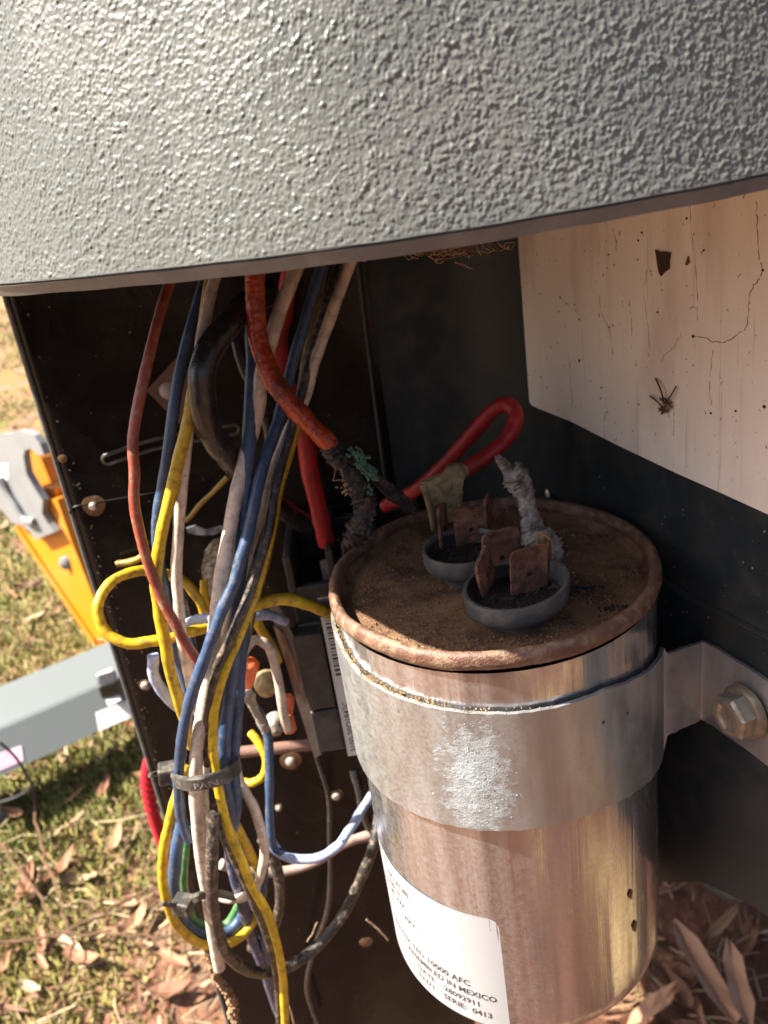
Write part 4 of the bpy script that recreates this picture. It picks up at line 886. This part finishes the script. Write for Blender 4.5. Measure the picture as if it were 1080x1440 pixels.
B = [
 ('red_wire', 'thin faded brick red wire bowing left of all other wires', [(240, 396, 2.2), (214, 480, 1.4), (195, 570, .9), (187, 640, .6), (187, 690, .5), (198, 755, .4), (222, 832, .3), (255, 893, .2), (280, 935, .3), (296, 985, .8), (303, 1050, 1.1), (306, 1110, 1.2)], .105, M_RUSTRED, True),
 ('navy_wire', 'dark navy wire between the brick red wire and the yellow wire', [(286, 396, 2.6), (264, 478, 2.0), (243, 585, 1.5), (227, 685, 1.2), (221, 750, 1.1), (230, 830, 1.2), (244, 900, 1.3), (262, 965, 1.3), (285, 1040, 1.4)], .115, M_BLUE, True),
 ('yellow_wire', 'bright yellow wire running down in front of the cream wire on the left', [(291, 420, 2.3), (276, 520, 1.6), (258, 620, 1.1), (240, 690, .9), (226, 750, .7), (220, 810, .6), (225, 871, .5), (236, 927, .4), (250, 982, .6), (262, 1018, .9), (270, 1050, 1.2)], .125, M_YEL, True),
 ('cream_wire', 'long cream wire just right of the bright yellow wire', [(302, 390, 2.4), (290, 450, 2.0), (275, 540, 1.5), (262, 640, 1.2), (251, 740, 1.1), (248, 800, 1.1), (252, 870, 1.0), (262, 930, 1.0), (276, 990, 1.0), (290, 1050, 1.2)], .115, M_CREAM, True),
 ('black_cable', 'thick black cable arching left then back behind the blue wires', [(376, 410, 3.0), (340, 436, 2.0), (303, 480, 1.4), (284, 528, 1.1), (287, 585, 1.1), (311, 630, 1.5), (345, 668, 2.3), (385, 706, 3.2), (425, 735, 4.2)], .26, M_BLACK, False),
 ('cream_wire', 'cream wire crossing behind the scorched orange wire at the top', [(416, 375, 2.6), (392, 440, 2.2), (380, 480, 2.0), (367, 535, 1.9), (360, 585, 1.8), (345, 640, 1.5), (331, 703, 1.1), (322, 755, .8), (306, 845, .5), (298, 915, .5), (288, 982, .3), (279, 1040, .1), (275, 1107, .0), (278, 1165, .1), (288, 1235, .2), (298, 1305, .4), (308, 1362, .5)], .145, M_CREAM, True),
 ('slate_blue_wire', 'slate blue wire in the middle of the bundle under the orange wire', [(450, 380, 3.0), (423, 470, 2.6), (409, 525, 2.4), (396, 577, 2.1), (376, 636, 1.6), (359, 703, 1.0), (346, 760, .6), (330, 815, .3), (314, 855, .1), (291, 918, -.1), (270, 980, -.1), (257, 1038, .0), (253, 1085, .1), (252, 1120, .2), (256, 1155, .3), (267, 1180, .4)], .12, M_BLUE, True),
 ('slate_blue_wire', 'second slate blue wire lying to the right in the bundle', [(356, 440, 2.9), (355, 495, 2.3), (352, 600, 1.7), (344, 705, 1.2), (338, 790, .9), (332, 860, .8), (328, 945, .7), (318, 1019, .6), (315, 1075, .5), (319, 1125, .6), (326, 1165, .8)], .15, M_BLUE, True),
 ('blue_wire', 'blue wire hidden deepest in the bundle behind the cream pair', [(352, 780, 1.4), (345, 850, 1.3), (338, 920, 1.2), (333, 1000, 1.0), (328, 1080, .9), (332, 1130, .9), (328, 1160, 1.0)], .15, M_BLUE, False),
 ('cream_wire', 'pinkish cream wire leaving the cover just left of the corner seam', [(494, 366, 3.0), (474, 421, 2.8), (456, 470, 2.7), (441, 518, 2.6), (428, 562, 2.5), (404, 612, 2.2), (376, 690, 1.8), (352, 770, 1.3), (326, 855, .9), (305, 930, .7), (292, 1000, .7), (288, 1060, .7), (287, 1110, .6), (291, 1160, .6), (297, 1220, .7)], .115, M_CREAM, True),
 ('black_wire', 'black tube twisted along the yellow wire as its dark half', [(474, 385, 3.4), (452, 450, 3.0), (428, 535, 2.5), (410, 600, 2.1), (389, 675, 1.5), (376, 745, 1.0), (352, 830, .5), (328, 890, .2), (306, 945, .1), (295, 990, .1), (291, 1040, .2), (292, 1075, .3)], .105, M_DUSTBLACK, True),  # black tube beside the yellow wire gives its dark half
 ('yellow_wire', 'grimy yellow wire running beside the black tube down to the frame bottom', [(480, 390, 3.7), (458, 450, 3.3), (434, 535, 2.8), (416, 600, 2.4), (396, 675, 1.8), (385, 735, 1.3), (361, 830, .7), (338, 890, .35), (315, 945, .15), (303, 990, .05), (299, 1041, .0), (303, 1080, .0), (310, 1125, -.1), (325, 1177, -.2), (350, 1233, -.3), (376, 1284, -.3), (391, 1336, -.2), (399, 1384, -.1), (402, 1450, 0)], .105, M_YEL, True),
 ('black_wire', 'thin black tube along the grimy yellow wire below the zip tie as its dark half', [(303, 1130, .3), (316, 1177, .1), (341, 1235, .0), (366, 1288, .0), (381, 1340, .1), (389, 1384, .2), (393, 1450, .3)], .10, M_DUSTBLACK, False),  # lower run of the yellow wire's dark half, as a black tube
 ('red_cable', 'thick red cable dropping to the contactor behind the bundle', [(400, 430, 4.4), (390, 490, 4.3), (408, 560, 4.3), (426, 607, 4.3), (438, 673, 4.4), (449, 718, 4.5), (459, 765, 4.6)], .215, M_RED, True),
 ('yellow_wire', 'yellow wire curled in a big loop at the left of the bundle', [(290, 884, 1.6), (264, 890, 1.3), (220, 901, .9), (176, 904, .8), (147, 886, .9), (138, 853, 1.1), (156, 820, 1.5), (194, 804, 1.9), (230, 806, 2.2), (261, 819, 2.5), (279, 841, 2.7), (289, 866, 2.8)], .115, M_YEL, False),
 ('yellow_wire', 'yellow wire passing level from the bundle to behind the capacitor rim', [(330, 872, 1.3), (357, 852, 1.2), (398, 844, 1.2), (435, 850, 1.4), (463, 864, 1.9), (490, 885, 2.8)], .125, M_YEL, False),
 ('yellow_wire', 'short yellow wire slanting down behind the level yellow wire', [(342, 800, 2.4), (346, 835, 2.6), (362, 875, 3.0), (380, 905, 3.2), (392, 930, 3.3)], .115, M_YEL, False),
 ('pale_blue_wire', 'pale blue wire crossing level under the yellow wire end', [(261, 880, 1.9), (287, 870, 2.0), (357, 866, 2.2), (380, 866, 2.6), (400, 872, 3.2)], .12, M_PALE, False),
 ('pale_blue_wire', 'pale blue wire stub hooked at the left of the bundle', [(214, 921, .9), (215, 945, .9), (227, 970, 1.0), (245, 990, 1.2), (270, 1005, 1.5)], .12, M_PALE, False),
 ('white_wire', 'dirty white wire arched over the orange wire nuts', [(326, 1030, 1.8), (333, 967, 2.0), (343, 919, 2.2), (358, 900, 2.4), (376, 908, 2.4), (389, 945, 2.4), (398, 997, 2.4), (405, 1025, 2.5)], .115, M_CREAM, False),
 ('navy_wire', 'blue wire dropping straight down right of the zip tie', [(352, 988, 2.8), (366, 1008, 2.8), (375, 1030, 2.7), (379, 1093, 2.4), (380, 1160, 2.2), (386, 1192, 2.1), (402, 1204, 2.1)], .115, M_BLUE, False),
 ('pale_blue_wire', 'pale blue wire sweeping right towards the capacitor side', [(380, 1180, 2.2), (392, 1199, 2.1), (417, 1208, 2.0), (446, 1206, 2.0), (475, 1190, 2.1), (494, 1166, 2.4), (508, 1140, 3.0), (526, 1112, 3.6), (548, 1085, 4.2)], .125, M_PALE, False),
 ('dusty_wire', 'dusty pinkish wire running level below the pale blue sweep', [(310, 1215, 3.0), (345, 1226, 3.2), (391, 1225, 3.4), (439, 1214, 3.5), (483, 1188, 3.6), (520, 1174, 3.8)], .14, mat('dusty_pink_insulation', (.30, .22, .19), .7, dirt=(.2, .14, .1), amt=.7, dscale=600, bump=.3), False),
 ('black_cable', 'dust caked black cable sagging from the bundle to the capacitor', [(300, 1142, -.2), (299, 1188, -.4), (298, 1247, -.5), (304, 1299, -.4), (320, 1342, -.2), (357, 1367, .2), (402, 1361, .7), (439, 1336, 1.2), (476, 1296, 1.6), (507, 1236, 1.9), (528, 1180, 2.2), (536, 1130, 2.8)], .145, M_DUSTBLACK, False),
 ('white_wire', 'dirty white wire looping out right of the zip tie', [(330, 1060, 1.4), (337, 1095, 1.2), (357, 1136, 1.0), (370, 1177, .9), (371, 1207, .9), (363, 1240, 1.1), (345, 1260, 1.3), (322, 1265, 1.5), (300, 1258, 1.8)], .115, M_CREAM, False),
 ('yellow_wire', 'yellow wire forming the outer lower loop below the zip tie', [(262, 1075, .9), (247, 1120, .6), (237, 1160, .4), (230, 1200, .4), (230, 1244, .4), (243, 1290, .5), (265, 1318, .7), (300, 1329, 1.0), (335, 1320, 1.4), (360, 1288, 1.8), (370, 1245, 2.0), (355, 1205, 1.8), (334, 1165, 1.5), (318, 1125, 1.2)], .115, M_YEL, False),
 ('blue_wire', 'blue wire forming the inner lower loop below the zip tie', [(256, 1155, 1.0), (248, 1195, .8), (245, 1244, .8), (256, 1292, .9), (281, 1314, 1.1), (308, 1316, 1.4), (332, 1300, 1.7), (350, 1268, 1.9)], .15, M_BLUE, False),
 ('green_wire', 'green wire just inside the lower blue loop', [(264, 1165, 1.4), (260, 1200, 1.2), (259, 1245, 1.2), (270, 1288, 1.3), (292, 1303, 1.5), (318, 1300, 1.8), (338, 1270, 2.0)], .11, M_GREEN, False),
 ('yellow_wire', 'small yellow wire hook right of the zip tie', [(352, 1030, 3.2), (364, 1044, 3.0), (373, 1066, 2.8), (372, 1088, 2.7), (358, 1101, 2.7), (342, 1100, 2.8)], .11, M_YEL, False),
 ('navy_wire', 'dark blue wire falling straight behind the grimy yellow wire', [(314, 1150, 1.6), (325, 1205, 1.6), (340, 1265, 1.6), (352, 1310, 1.8), (368, 1352, 2.0), (388, 1410, 2.4), (404, 1460, 2.8)], .16, M_NAVY, False),
 ('blue_wire', 'steel blue wire low in the bundle beside the dark blue fall', [(372, 1180, 1.9), (372, 1225, 1.9), (368, 1275, 1.8), (370, 1320, 1.9), (380, 1370, 2.1), (384, 1400, 2.3)], .11, M_BLUE, False),
 ('black_cable', 'thick dusty brown cable behind the white loop', [(368, 1180, 3.0), (384, 1210, 2.9), (394, 1250, 2.8), (390, 1290, 2.8), (376, 1318, 2.9), (352, 1332, 3.2)], .15, M_DUSTBLACK, False),
 ('black_wire', 'thin black wire curving down from the contactor underside', [(497, 1082, 4.4), (505, 1110, 4.2), (514, 1150, 4.0), (526, 1180, 3.8)], .13, M_BLACK, False),
 ('black_wire', 'faint black wire trailing down the lower panel', [(445, 1062, 5.8), (462, 1120, 5.8), (464, 1190, 5.8), (462, 1270, 5.9), (440, 1340, 6.1), (432, 1390, 6.3), (450, 1450, 6.5)], .09, M_BLACK, False),
 ('black_wire', 'black wire crossing back behind the orange wire from the cable arch', [(330, 470, 4.6), (345, 520, 4.4), (372, 580, 4.2), (385, 650, 4.4), (390, 720, 4.8)], .13, M_BLACK, False),
 ('navy_wire', 'dark navy wire tucked behind the black cable arch', [(300, 396, 4.4), (288, 470, 4.2), (274, 560, 4.0), (258, 660, 3.8), (250, 740, 3.4), (256, 830, 3.0), (276, 930, 2.4), (296, 1020, 1.8)], .10, M_NAVY, True),
 ('slate_blue_wire', 'dusky slate wire slanting under the scorched orange wire', [(402, 590, 2.9), (383, 640, 2.5), (366, 690, 2.0), (354, 760, 1.5), (344, 830, 1.3), (336, 900, 1.2), (330, 960, 1.2)], .14, M_NAVY, False),
 ('olive_wire', 'dull olive wire beside the grimy yellow one under the orange wire', [(436, 480, 3.9), (420, 560, 3.6), (404, 630, 3.2), (390, 700, 2.8), (374, 790, 2.2), (356, 860, 1.8), (338, 930, 1.4)], .09, mat('olive_insulation', (.16, .10, .025), .5, dirt=(.05, .035, .02), amt=.8, dscale=600), True),
 ('yellow_wire', 'yellow wire reflection modelled as a thin tube along the panel', [(320, 670, 6.3), (300, 692, 6.4), (278, 714, 6.5), (262, 732, 6.6)], .07, M_DIMYEL, False),  # thin yellow tube stands for a wire's reflection in the glossy panel
 ('yellow_wire', 'yellow wire end lying on the panel above the yellow loop', [(164, 796, 6.7), (178, 791, 6.7), (198, 785, 6.6), (212, 780, 6.6)], .10, M_DIMYEL, False),
 ('yellow_wire', 'short upright yellow wire right of the long cream wire', [(287, 815, 3.4), (289, 840, 3.3), (296, 868, 3.2), (300, 900, 3.0)], .10, M_YEL, False),
]
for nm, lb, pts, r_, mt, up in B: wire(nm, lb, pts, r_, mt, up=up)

# scorched orange wire with burnt end
ow = thing('burnt_wire', 'thick orange wire with bubbled insulation ending in green charred copper', 'wire', Y(440, 600, 1.2))
wire('insulation', None, [(357, 300, 1.9), (358, 390, 1.8), (360, 440, 1.7), (366, 490, 1.5), (383, 530, 1.3), (408, 565, 1.1), (440, 600, .9), (462, 622, .8), (474, 640, .8)], .2, M_ORANGE, parent=ow, n=16, radii=[.185, .19, .19, .185, .19, .19, .195, .21, .18, .205, .175, .195, .16, .12], jit=.025)
wire('charred_end', None, [(462, 622, .8), (482, 648, .8), (496, 668, .8), (508, 690, .8), (513, 712, .75), (508, 735, .7), (497, 755, .65), (487, 768, .6)], .2, M_CHAR, parent=ow, n=16, k=9, radii=[.18, .21, .17, .19, .22, .23, .22, .19, .22, .19, .10], jit=.15)
wire('charred_end', None, [(480, 640, .85), (505, 655, .95), (530, 675, 1.1), (552, 693, 1.2), (568, 706, 1.25), (574, 716, 1.25)], .2, M_CHAR, parent=ow, n=14, k=9, radii=[.13, .13, .10, .12, .15, .15, .11, .04], jit=.12)
mb = MB()
for _ in range(60):
    t = random.random(); x0, y0 = 492 + 26 * t + random.gauss(0, 4), 630 + 34 * t + random.gauss(0, 5)
    q = [Y(x0 + k * random.uniform(2, 7), y0 + k * random.uniform(1, 6), .62 + random.uniform(-.05, .05)) for k in (0, 1, 2)]
    mb.add(*sweep(catmull(q, 4), random.uniform(.010, .026), 6, jit=.3))
for _ in range(28):
    t = random.random(); x0, y0 = 517 + random.gauss(0, 3), 680 + 70 * t
    mb.add(*sweep(catmull([Y(x0, y0, .58), Y(x0 + random.uniform(-3, 4), y0 + 5, .58)], 4), random.uniform(.008, .022), 6, jit=.3))
build('green_corrosion', mb.V, mb.F, M_VERD, ow)
mb = MB()
for q in (((472, 650), (470, 670), (468, 676)), ((480, 660), (482, 672), (481, 678)), ((468, 676), (478, 675), (486, 676))):
    mb.add(*sweep(catmull([Y(*a, .6) for a in q], 5), .008, 5))
for _ in range(14):
    x0, y0 = 489 + random.gauss(0, 5), 688 + random.gauss(0, 4); mb.add(*sweep(catmull([Y(x0, y0, .65), Y(x0 + random.uniform(-6, 6), y0 + random.uniform(-5, 5), .65)], 3), .018, 5, jit=.3))
build('loose_fibre', mb.V, mb.F, M_WEB, ow)
mb = MB()
for (x0, y0, dx, dy, yy) in ((487, 760, -4, 12, .62), (572, 712, 6, 10, 1.22), (500, 690, 10, 4, .7), (510, 728, -8, 14, .62)):
    for _ in range(11):
        q = [Y(x0 + random.gauss(0, 3), y0 + random.gauss(0, 3), yy)]; q.append(Y(x0 + dx * .5 + random.gauss(0, 3), y0 + dy * .5 + random.gauss(0, 3), yy - random.uniform(0, .1))); q.append(Y(x0 + dx + random.gauss(0, 5), y0 + dy + random.gauss(0, 5), yy - random.uniform(0, .15)))
        mb.add(*sweep(catmull(q, 4), random.uniform(.008, .016), 5, jit=.2))
build('frayed_strands', mb.V, mb.F, mat('burnt_copper', (.12, .055, .03), .6, .5, dirt=(.03, .03, .028), amt=.9, dscale=600), ow)

# red looped wire with its brass connector on the rear cup
rw = thing('red_wire_loop', 'red wire bent in a narrow loop onto the rear terminal cup', 'wire', Y(640, 690, 2.3))
wire('insulation', None, [(540, 712, 4.6), (560, 703, 4.3), (585, 688, 4.0), (622, 656, 3.7), (659, 615, 3.4), (690, 580, 3.2), (711, 567, 3.0), (725, 578, 2.8), (719, 606, 2.6), (692, 636, 2.4), (662, 656, 2.2), (640, 668, 2.1)], .165, M_RED, parent=rw, n=16)
A = [Y(*q, 1.75) for q in ((592, 679), (600, 678), (622, 668), (630, 657), (645, 655), (653, 668), (650, 690), (645, 705), (650, 728), (606, 746), (603, 715), (597, 700))]
V, F = prism(A, (0.02, .12, .02)); con_o = build('spade_connector', V, F, M_BRASS, rw, smooth=False)
V, F = sweep(catmull([Y(620, 690, 1.72), Y(634, 673, 1.95), Y(652, 660, 2.15)], 6), [.13] * 2 + [.17] * 11 if False else .17, 12); build('crimp_barrel', V, F, M_BRASS, con_o)
V, F = sweep(catmull([Y(594, 682, 1.72), Y(600, 700, 1.70), Y(606, 722, 1.70), Y(610, 744, 1.72)], 6), .06, 8); build('rolled_flange', V, F, M_BRASS, con_o)
V, F = sweep(catmull([Y(648, 690, 1.72), Y(646, 708, 1.70), Y(650, 728, 1.72)], 6), .06, 8); build('rolled_flange', V, F, M_BRASS, con_o)

# burnt connector on the front cup
bcn = thing('burnt_connector', 'grey burnt wire connector standing in the front terminal cup', 'connector', Y(765, 800, -.1))
wire('burnt_strands', None, [(697, 640, .9), (704, 649, .85), (712, 660, .8), (722, 672, .75)], .1, M_ASH, parent=bcn, n=14, k=7, radii=[.05, .09, .11, .12, .13], jit=.10)
wire('burnt_barrel', None, [(716, 664, .8), (724, 671, .78), (733, 686, .72), (739, 703, .65), (744, 720, .55), (748, 738, .45), (753, 752, .35), (762, 770, .22), (772, 786, .1), (775, 798, .02)], .15, M_ASH, parent=bcn, n=18, k=8, radii=[.20, .27, .24, .18, .165, .18, .24, .33, .36, .32, .2], jit=.10)
A = [Y(*q, -.42) for q in ((757, 757), (770, 752), (778, 765), (778, 785), (775, 804), (768, 803), (764, 785), (756, 772))]
V, F = prism(A, (.02, .16, .0)); build('crusted_blade', V, F, M_ASHRUST, bcn, smooth=False)

# wire nuts, grey spade connector
def nut(label, a, b_, ra, rb):
    V, F = sweep(catmull([Y(*a), Y((a[0] + b_[0]) / 2, (a[1] + b_[1]) / 2, (a[2] + b_[2]) / 2), Y(*b_)], 8), np.interp(np.linspace(0, 1, 17), [0, .1, .5, .9, 1], [ra * .6, ra, (ra + rb) / 2, rb, rb * .6]), 14)
    V = np.array(V); tag(build('wire_nut', V, F, M_NUT), label, 'wire nut')
nut('upper orange wire nut inside the white wire arch', (354, 928, 2.9), (345, 968, 2.9), .22, .17)
nut('lower orange wire nut on the end of the white arch', (410, 1030, 2.6), (402, 1008, 2.7), .16, .19)
nut('reddish wire nut half hidden behind the contactor shield', (406, 978, 3.1), (405, 1004, 3.1), .15, .13)
wire('grey_connector', 'dusty grey spade connector with blue wire below the upper wire nut', [(343, 982, 2.6), (352, 978, 2.6), (356, 992, 2.6), (366, 1012, 2.7), (374, 1028, 2.7)], .1, M_DUSTMETAL, cat='connector', radii=[.12, .17, .13, .11, .10, .13, .12], jit=.05)

# zip ties
def ziptie(label, band_pts, head_c, head_rot, tail, wd, emboss=None):
    t = thing('zip_tie', label, 'zip tie', Y(*band_pts[len(band_pts) // 2]))
    C = catmull([Y(*q) for q in band_pts], 10); V = []; F = []
    for i, c in enumerate(C):
        for dz, dy in ((wd / 2, 0), (wd / 2, .07), (-wd / 2, .07), (-wd / 2, 0), (-wd / 2 + .03, -.03), (wd / 2 - .03, -.03)): V.append((c[0], c[1] + dy, c[2] + dz))
    for i in range(len(C) - 1):
        for k in range(6): F.append((i * 6 + k, (i + 1) * 6 + k, (i + 1) * 6 + (k + 1) % 6, i * 6 + (k + 1) % 6))
    build('band', V, F, M_TIE, t, smooth=False)
    build('head', *box(Y(*head_c), .22, .2, .2, rz=head_rot, ry=.15, bev=.05), M_TIE, t, smooth=False)
    if tail: V, F = sweep(catmull([Y(*q) for q in tail], 6), .09, 8, flat=(1, .5), jit=.12); build('tail', V, F, M_TIE, t)
    if emboss:
        V2, F2 = text_mesh(emboss, .26); Cx = C[5:62, 0]
        W_ = []
        for v in V2:
            x = Y(289, 1100, 0)[0] - .1 + v[0]; o_ = np.argsort(Cx); y_ = np.interp(x, Cx[o_], C[5:62][o_, 1]); z_ = np.interp(x, Cx[o_], C[5:62][o_, 2]); W_.append((x, y_ - .036, z_ - .09 + v[1] * .8))
        build('embossed_letters', W_, F2, mat('worn_tie_letters', (.24, .22, .19), .5), t, smooth=False)
ziptie('dusty black zip tie round the middle of the wire bundle', [(238, 1096, .6), (250, 1101, -.1), (266, 1104, -.42), (290, 1101, -.5), (312, 1095, -.3), (328, 1087, .1), (337, 1077, .7), (334, 1068, 1.4), (310, 1066, 1.9)], (237, 1087, .5), .2, [(232, 1086, .5), (220, 1088, .4), (210, 1090, .3)], .34, 'PAN')
ziptie('grey zip tie end at the left of the lower wire loops', [(262, 1270, .2), (280, 1262, .0), (300, 1258, .3), (330, 1263, 1.0)], (258, 1272, .1), -.3, [(252, 1273, 0), (240, 1273, -.05), (228, 1270, -.1)], .22)

# frayed strand and thin roots
wire('frayed_strand', 'crumbly brown strand hanging under the cream wire end', [(289, 1332, .9), (297, 1360, .9), (312, 1385, .9), (326, 1405, .9), (330, 1430, .9), (342, 1455, .9)], .1, M_STRAW, cat='strand', radii=[.05, .08, .11, .10, .13, .10, .12], jit=.28, k=14)
wire('thin_twig', 'fine pale stalk lying across the lower panel near the can', [(515, 1292, 5.6), (530, 1305, 5.5), (546, 1322, 5.4)], .03, M_WEB, cat='twig', jit=.2)
wire('thin_twig', 'fine brown stalk beside the sagging black cable', [(446, 1296, 2.6), (440, 1312, 2.6), (433, 1325, 2.6)], .02, M_WEB, cat='twig', jit=.2)
wire('thin_twig', 'fine curved stalk hanging at the lower end of the panel', [(402, 1400, 3.0), (410, 1425, 3.0), (418, 1450, 3.0)], .025, M_WEB, cat='twig', jit=.2)

# dust specks on the panel, one joined dusting
mb = MB()
for _ in range(170):
    px, py = random.uniform(60, 540), random.uniform(430, 1440); c = Y(px, py, PY - .01)
    if c[0] < -10.0 or c[0] > -1.6: continue
    s_ = abs(random.gauss(0, .012)) + .005; mb.add([(c[0] - s_, c[1], c[2]), (c[0], c[1] - .004, c[2] - s_), (c[0] + s_ * .8, c[1], c[2] + .2 * s_), (c[0], c[1] - .004, c[2] + s_)], [(0, 1, 2, 3)])
for _ in range(90):
    c = Y(random.uniform(10, 30), 0, PY); z = random.uniform(-14, 6); x = -10.0 - (11 - z) * .012 + random.uniform(0, .25); s_ = random.uniform(.01, .035)
    mb.add([(x - s_, PY - .012, z), (x, PY - .016, z - s_), (x + s_, PY - .012, z), (x, PY - .016, z + s_)], [(0, 1, 2, 3)])
tag(build('dust_specks', mb.V, mb.F, mat('pale_dust', (.20, .165, .13), .9), pan, smooth=False), kind='stuff')

# ================================================================== THINGS ON THE GROUND BEYOND
YB = 92.0
st = thing('folding_stand', 'orange folding stand with grey steel bracket standing beyond the left panel edge', 'stand', Y(150, 930, YB))
SN = np.array([-.62, -.78, .05]); SN /= np.linalg.norm(SN); S0 = Y(60, 760, YB)
def onst(px, py, d=0.0): return Pl(px, py, S0 - SN * d, SN)
def flat(name, pts, y0, th, mt, parent):
    P = [onst(*q, y0 - YB) for q in pts]; V, F = prism(P, -SN * th); return build(name, V, F, mt, parent, smooth=False)
leg = flat('leg', [(24, 741), (38, 726), (58, 722), (60, 704), (80, 702), (100, 760), (135, 850), (170, 930), (172, 950), (158, 945), (148, 925), (108, 866), (67, 806)], YB, 4.0, M_ORPAINT, st)
for a, b_ in (((24, 741), (150, 928)),):
    V, F = sweep(catmull([onst(*a, -.2), onst(67, 806, -.2), onst(108, 866, -.2), onst(*b_, -.2)], 6), .45, 8); build('leg_flange', V, F, M_ORPAINT, leg)
flat('arm', [(33, 634), (38, 630), (48, 631), (58, 645), (68, 670), (76, 690), (70, 692), (56, 684), (44, 668), (36, 652)], YB + 4, 2.0, M_ORPAINT, st)
flat('foot_block', [(52, 690), (62, 686), (78, 688), (80, 704), (62, 706)], YB + 1, 5.0, M_ORPAINT, st)
br = flat('bracket', [(-30, 625), (0, 611), (14, 609), (25, 606), (38, 608), (48, 613), (56, 624), (62, 640), (52, 640), (44, 631), (35, 633), (33, 642), (37, 666), (45, 680), (53, 693), (60, 704), (59, 722), (68, 737), (77, 748), (50, 759), (42, 748), (30, 738), (17, 735), (0, 715), (-30, 690)], YB - 1.2, 1.0, M_GREYMETAL, st)
V, F = sweep(catmull([onst(0, 672, -1.6), onst(8, 690, -1.6), onst(22, 712, -1.6), onst(34, 730, -1.6), onst(48, 734, -1.5)], 6), .55, 8); build('bracket_rib', V, F, M_GREYMETAL, br)
flat('bracket_sticker', [(-4, 652), (11, 653), (12, 670), (5, 686), (-4, 672)], YB - 1.26, .05, M_STWHITE, br)
V, F = disc(onst(94, 791, -.05), 1.05, .5, 20); build('rivet', V, F, M_GREYMETAL, st)
# bar
b0 = Zp(-70, 1124, -43); b1 = Zp(215, 993, -43); dirb = (b1 - b0) / np.linalg.norm(b1 - b0); nb = np.array([-dirb[1], dirb[0], 0])
if nb[1] < 0: nb = -nb
bar = thing('steel_bar', 'pale grey steel bar with stickers lying across the sunny grass', 'bar', (b0 + b1) / 2 + [0, 0, -3])
pr = [(0, 0), (2.6, 3.4), (2.9, 3.6), (7.6, 5.3), (8.1, 5.1), (8.1, 4.5), (3.2, 2.9), (.7, 0)]
V = [b0 + nb * o_ + [0, 0, z_] for o_, z_ in pr] + [b1 + nb * o_ + [0, 0, z_] for o_, z_ in pr]; n_ = len(pr)
F = [(i, i + n_, (i + 1) % n_ + n_, (i + 1) % n_) for i in range(n_)] + [tuple(range(n_)), tuple(range(2 * n_ - 1, n_ - 1, -1))]
build('channel', V, F, M_BEAM, bar, smooth=False)
for t in (.12, .99):
    p = b0 + (b1 - b0) * t + nb * 4.2; build('support_foot', *box((p[0], p[1], (GZ - 40) / 2 - 1.6), 1.2, 2.2, 4.0, rz=math.atan2(dirb[1], dirb[0]), bev=.2), M_GREYMETAL, bar, smooth=False)
PB = b0; NB = np.array([0, 0, 1.0])
def on_bar(px, py, up_=False):
    if up_:
        nn = np.cross(dirb, nb * 4.7 + np.array([0, 0, 1.7])); nn /= np.linalg.norm(nn); nn *= np.sign(nn[2]); return Pl(px, py, b0 + nb * 2.9 + [0, 0, 3.6] + nn * .06, nn)
    nn = np.cross(dirb, nb * 2.6 + np.array([0, 0, 3.4])); nn /= np.linalg.norm(nn); nn *= np.sign(nn[2]); return Pl(px, py, b0 + nn * .06, nn)
for nm, pts, up_, mt in (('white_sticker', [(136, 948), (156, 939), (170, 984), (152, 992)], True, M_STWHITE), ('white_sticker', [(134, 1002), (180, 984), (186, 1008), (139, 1028)], False, M_STWHITE), ('pink_sticker', [(-10, 1062), (30, 1048), (33, 1070), (-10, 1088)], False, M_STPINK)):
    P = [on_bar(*q, up_) for q in pts]; build(nm, P, [(0, 1, 2, 3)], mt, bar, smooth=False)
c = on_bar(155, 968, True); build('bolt_head', *box(c + np.array([0, 0, .5]), 1.0, 1.3, .9, rz=.3, bev=.3), M_BLACK, bar, smooth=False)
# red ridged cable seen past the panel edge
C = catmull([Y(232, 1020, 13), Y(214, 1060, 13), Y(207, 1090, 13), Y(211, 1125, 13), Y(221, 1162, 13), Y(240, 1212, 13), Y(260, 1260, 13)], 18)
rad = .26 + .05 * np.maximum(0, np.sin(np.arange(len(C)) * 1.2)) * ((np.arange(len(C)) > 34) & (np.arange(len(C)) < 62))
V, F = sweep(C, rad, 10); tag(build('red_cable', V, F, mat('bright_red_plastic', (.55, .012, .03), .35)), 'bright red ribbed cable hanging behind the lower left panel edge', 'cable')
# thin dark lines over the ground, raised as tubes
for lb, pts in (('black bent wire loop end in front of the grey bar', [(-8, 1130), (20, 1122), (38, 1112), (44, 1103), (36, 1088), (22, 1065), (0, 1044)]),):
    C = catmull([Y(*q, 44) for q in pts], 8); V, F = sweep(C, .14, 6); tag(build('bent_wire', V, F, M_BLACK), lb, 'wire')
for lb, pts in (('thin dark line crossing the mossy ground at lower left', [(-10, 1172), (60, 1268), (90, 1310), (200, 1255), (240, 1250)]), ('thin upright dark line on the clay at lower left', [(45, 1100), (58, 1190), (85, 1270), (100, 1330), (80, 1400)]), ('thin dark line beside the green moss patch', [(-10, 1325), (60, 1318), (150, 1314), (240, 1316)])):
    C = catmull([Zp(*q, GZ + 2.2) for q in pts], 8); C = C + rng.normal(0, .12, C.shape); V, F = sweep(C, .13, 6); tag(build('dark_line', V, F, M_TWIG), lb, 'twig')
for o in S.objects:
    if 'o_cm' in o: del o['o_cm']
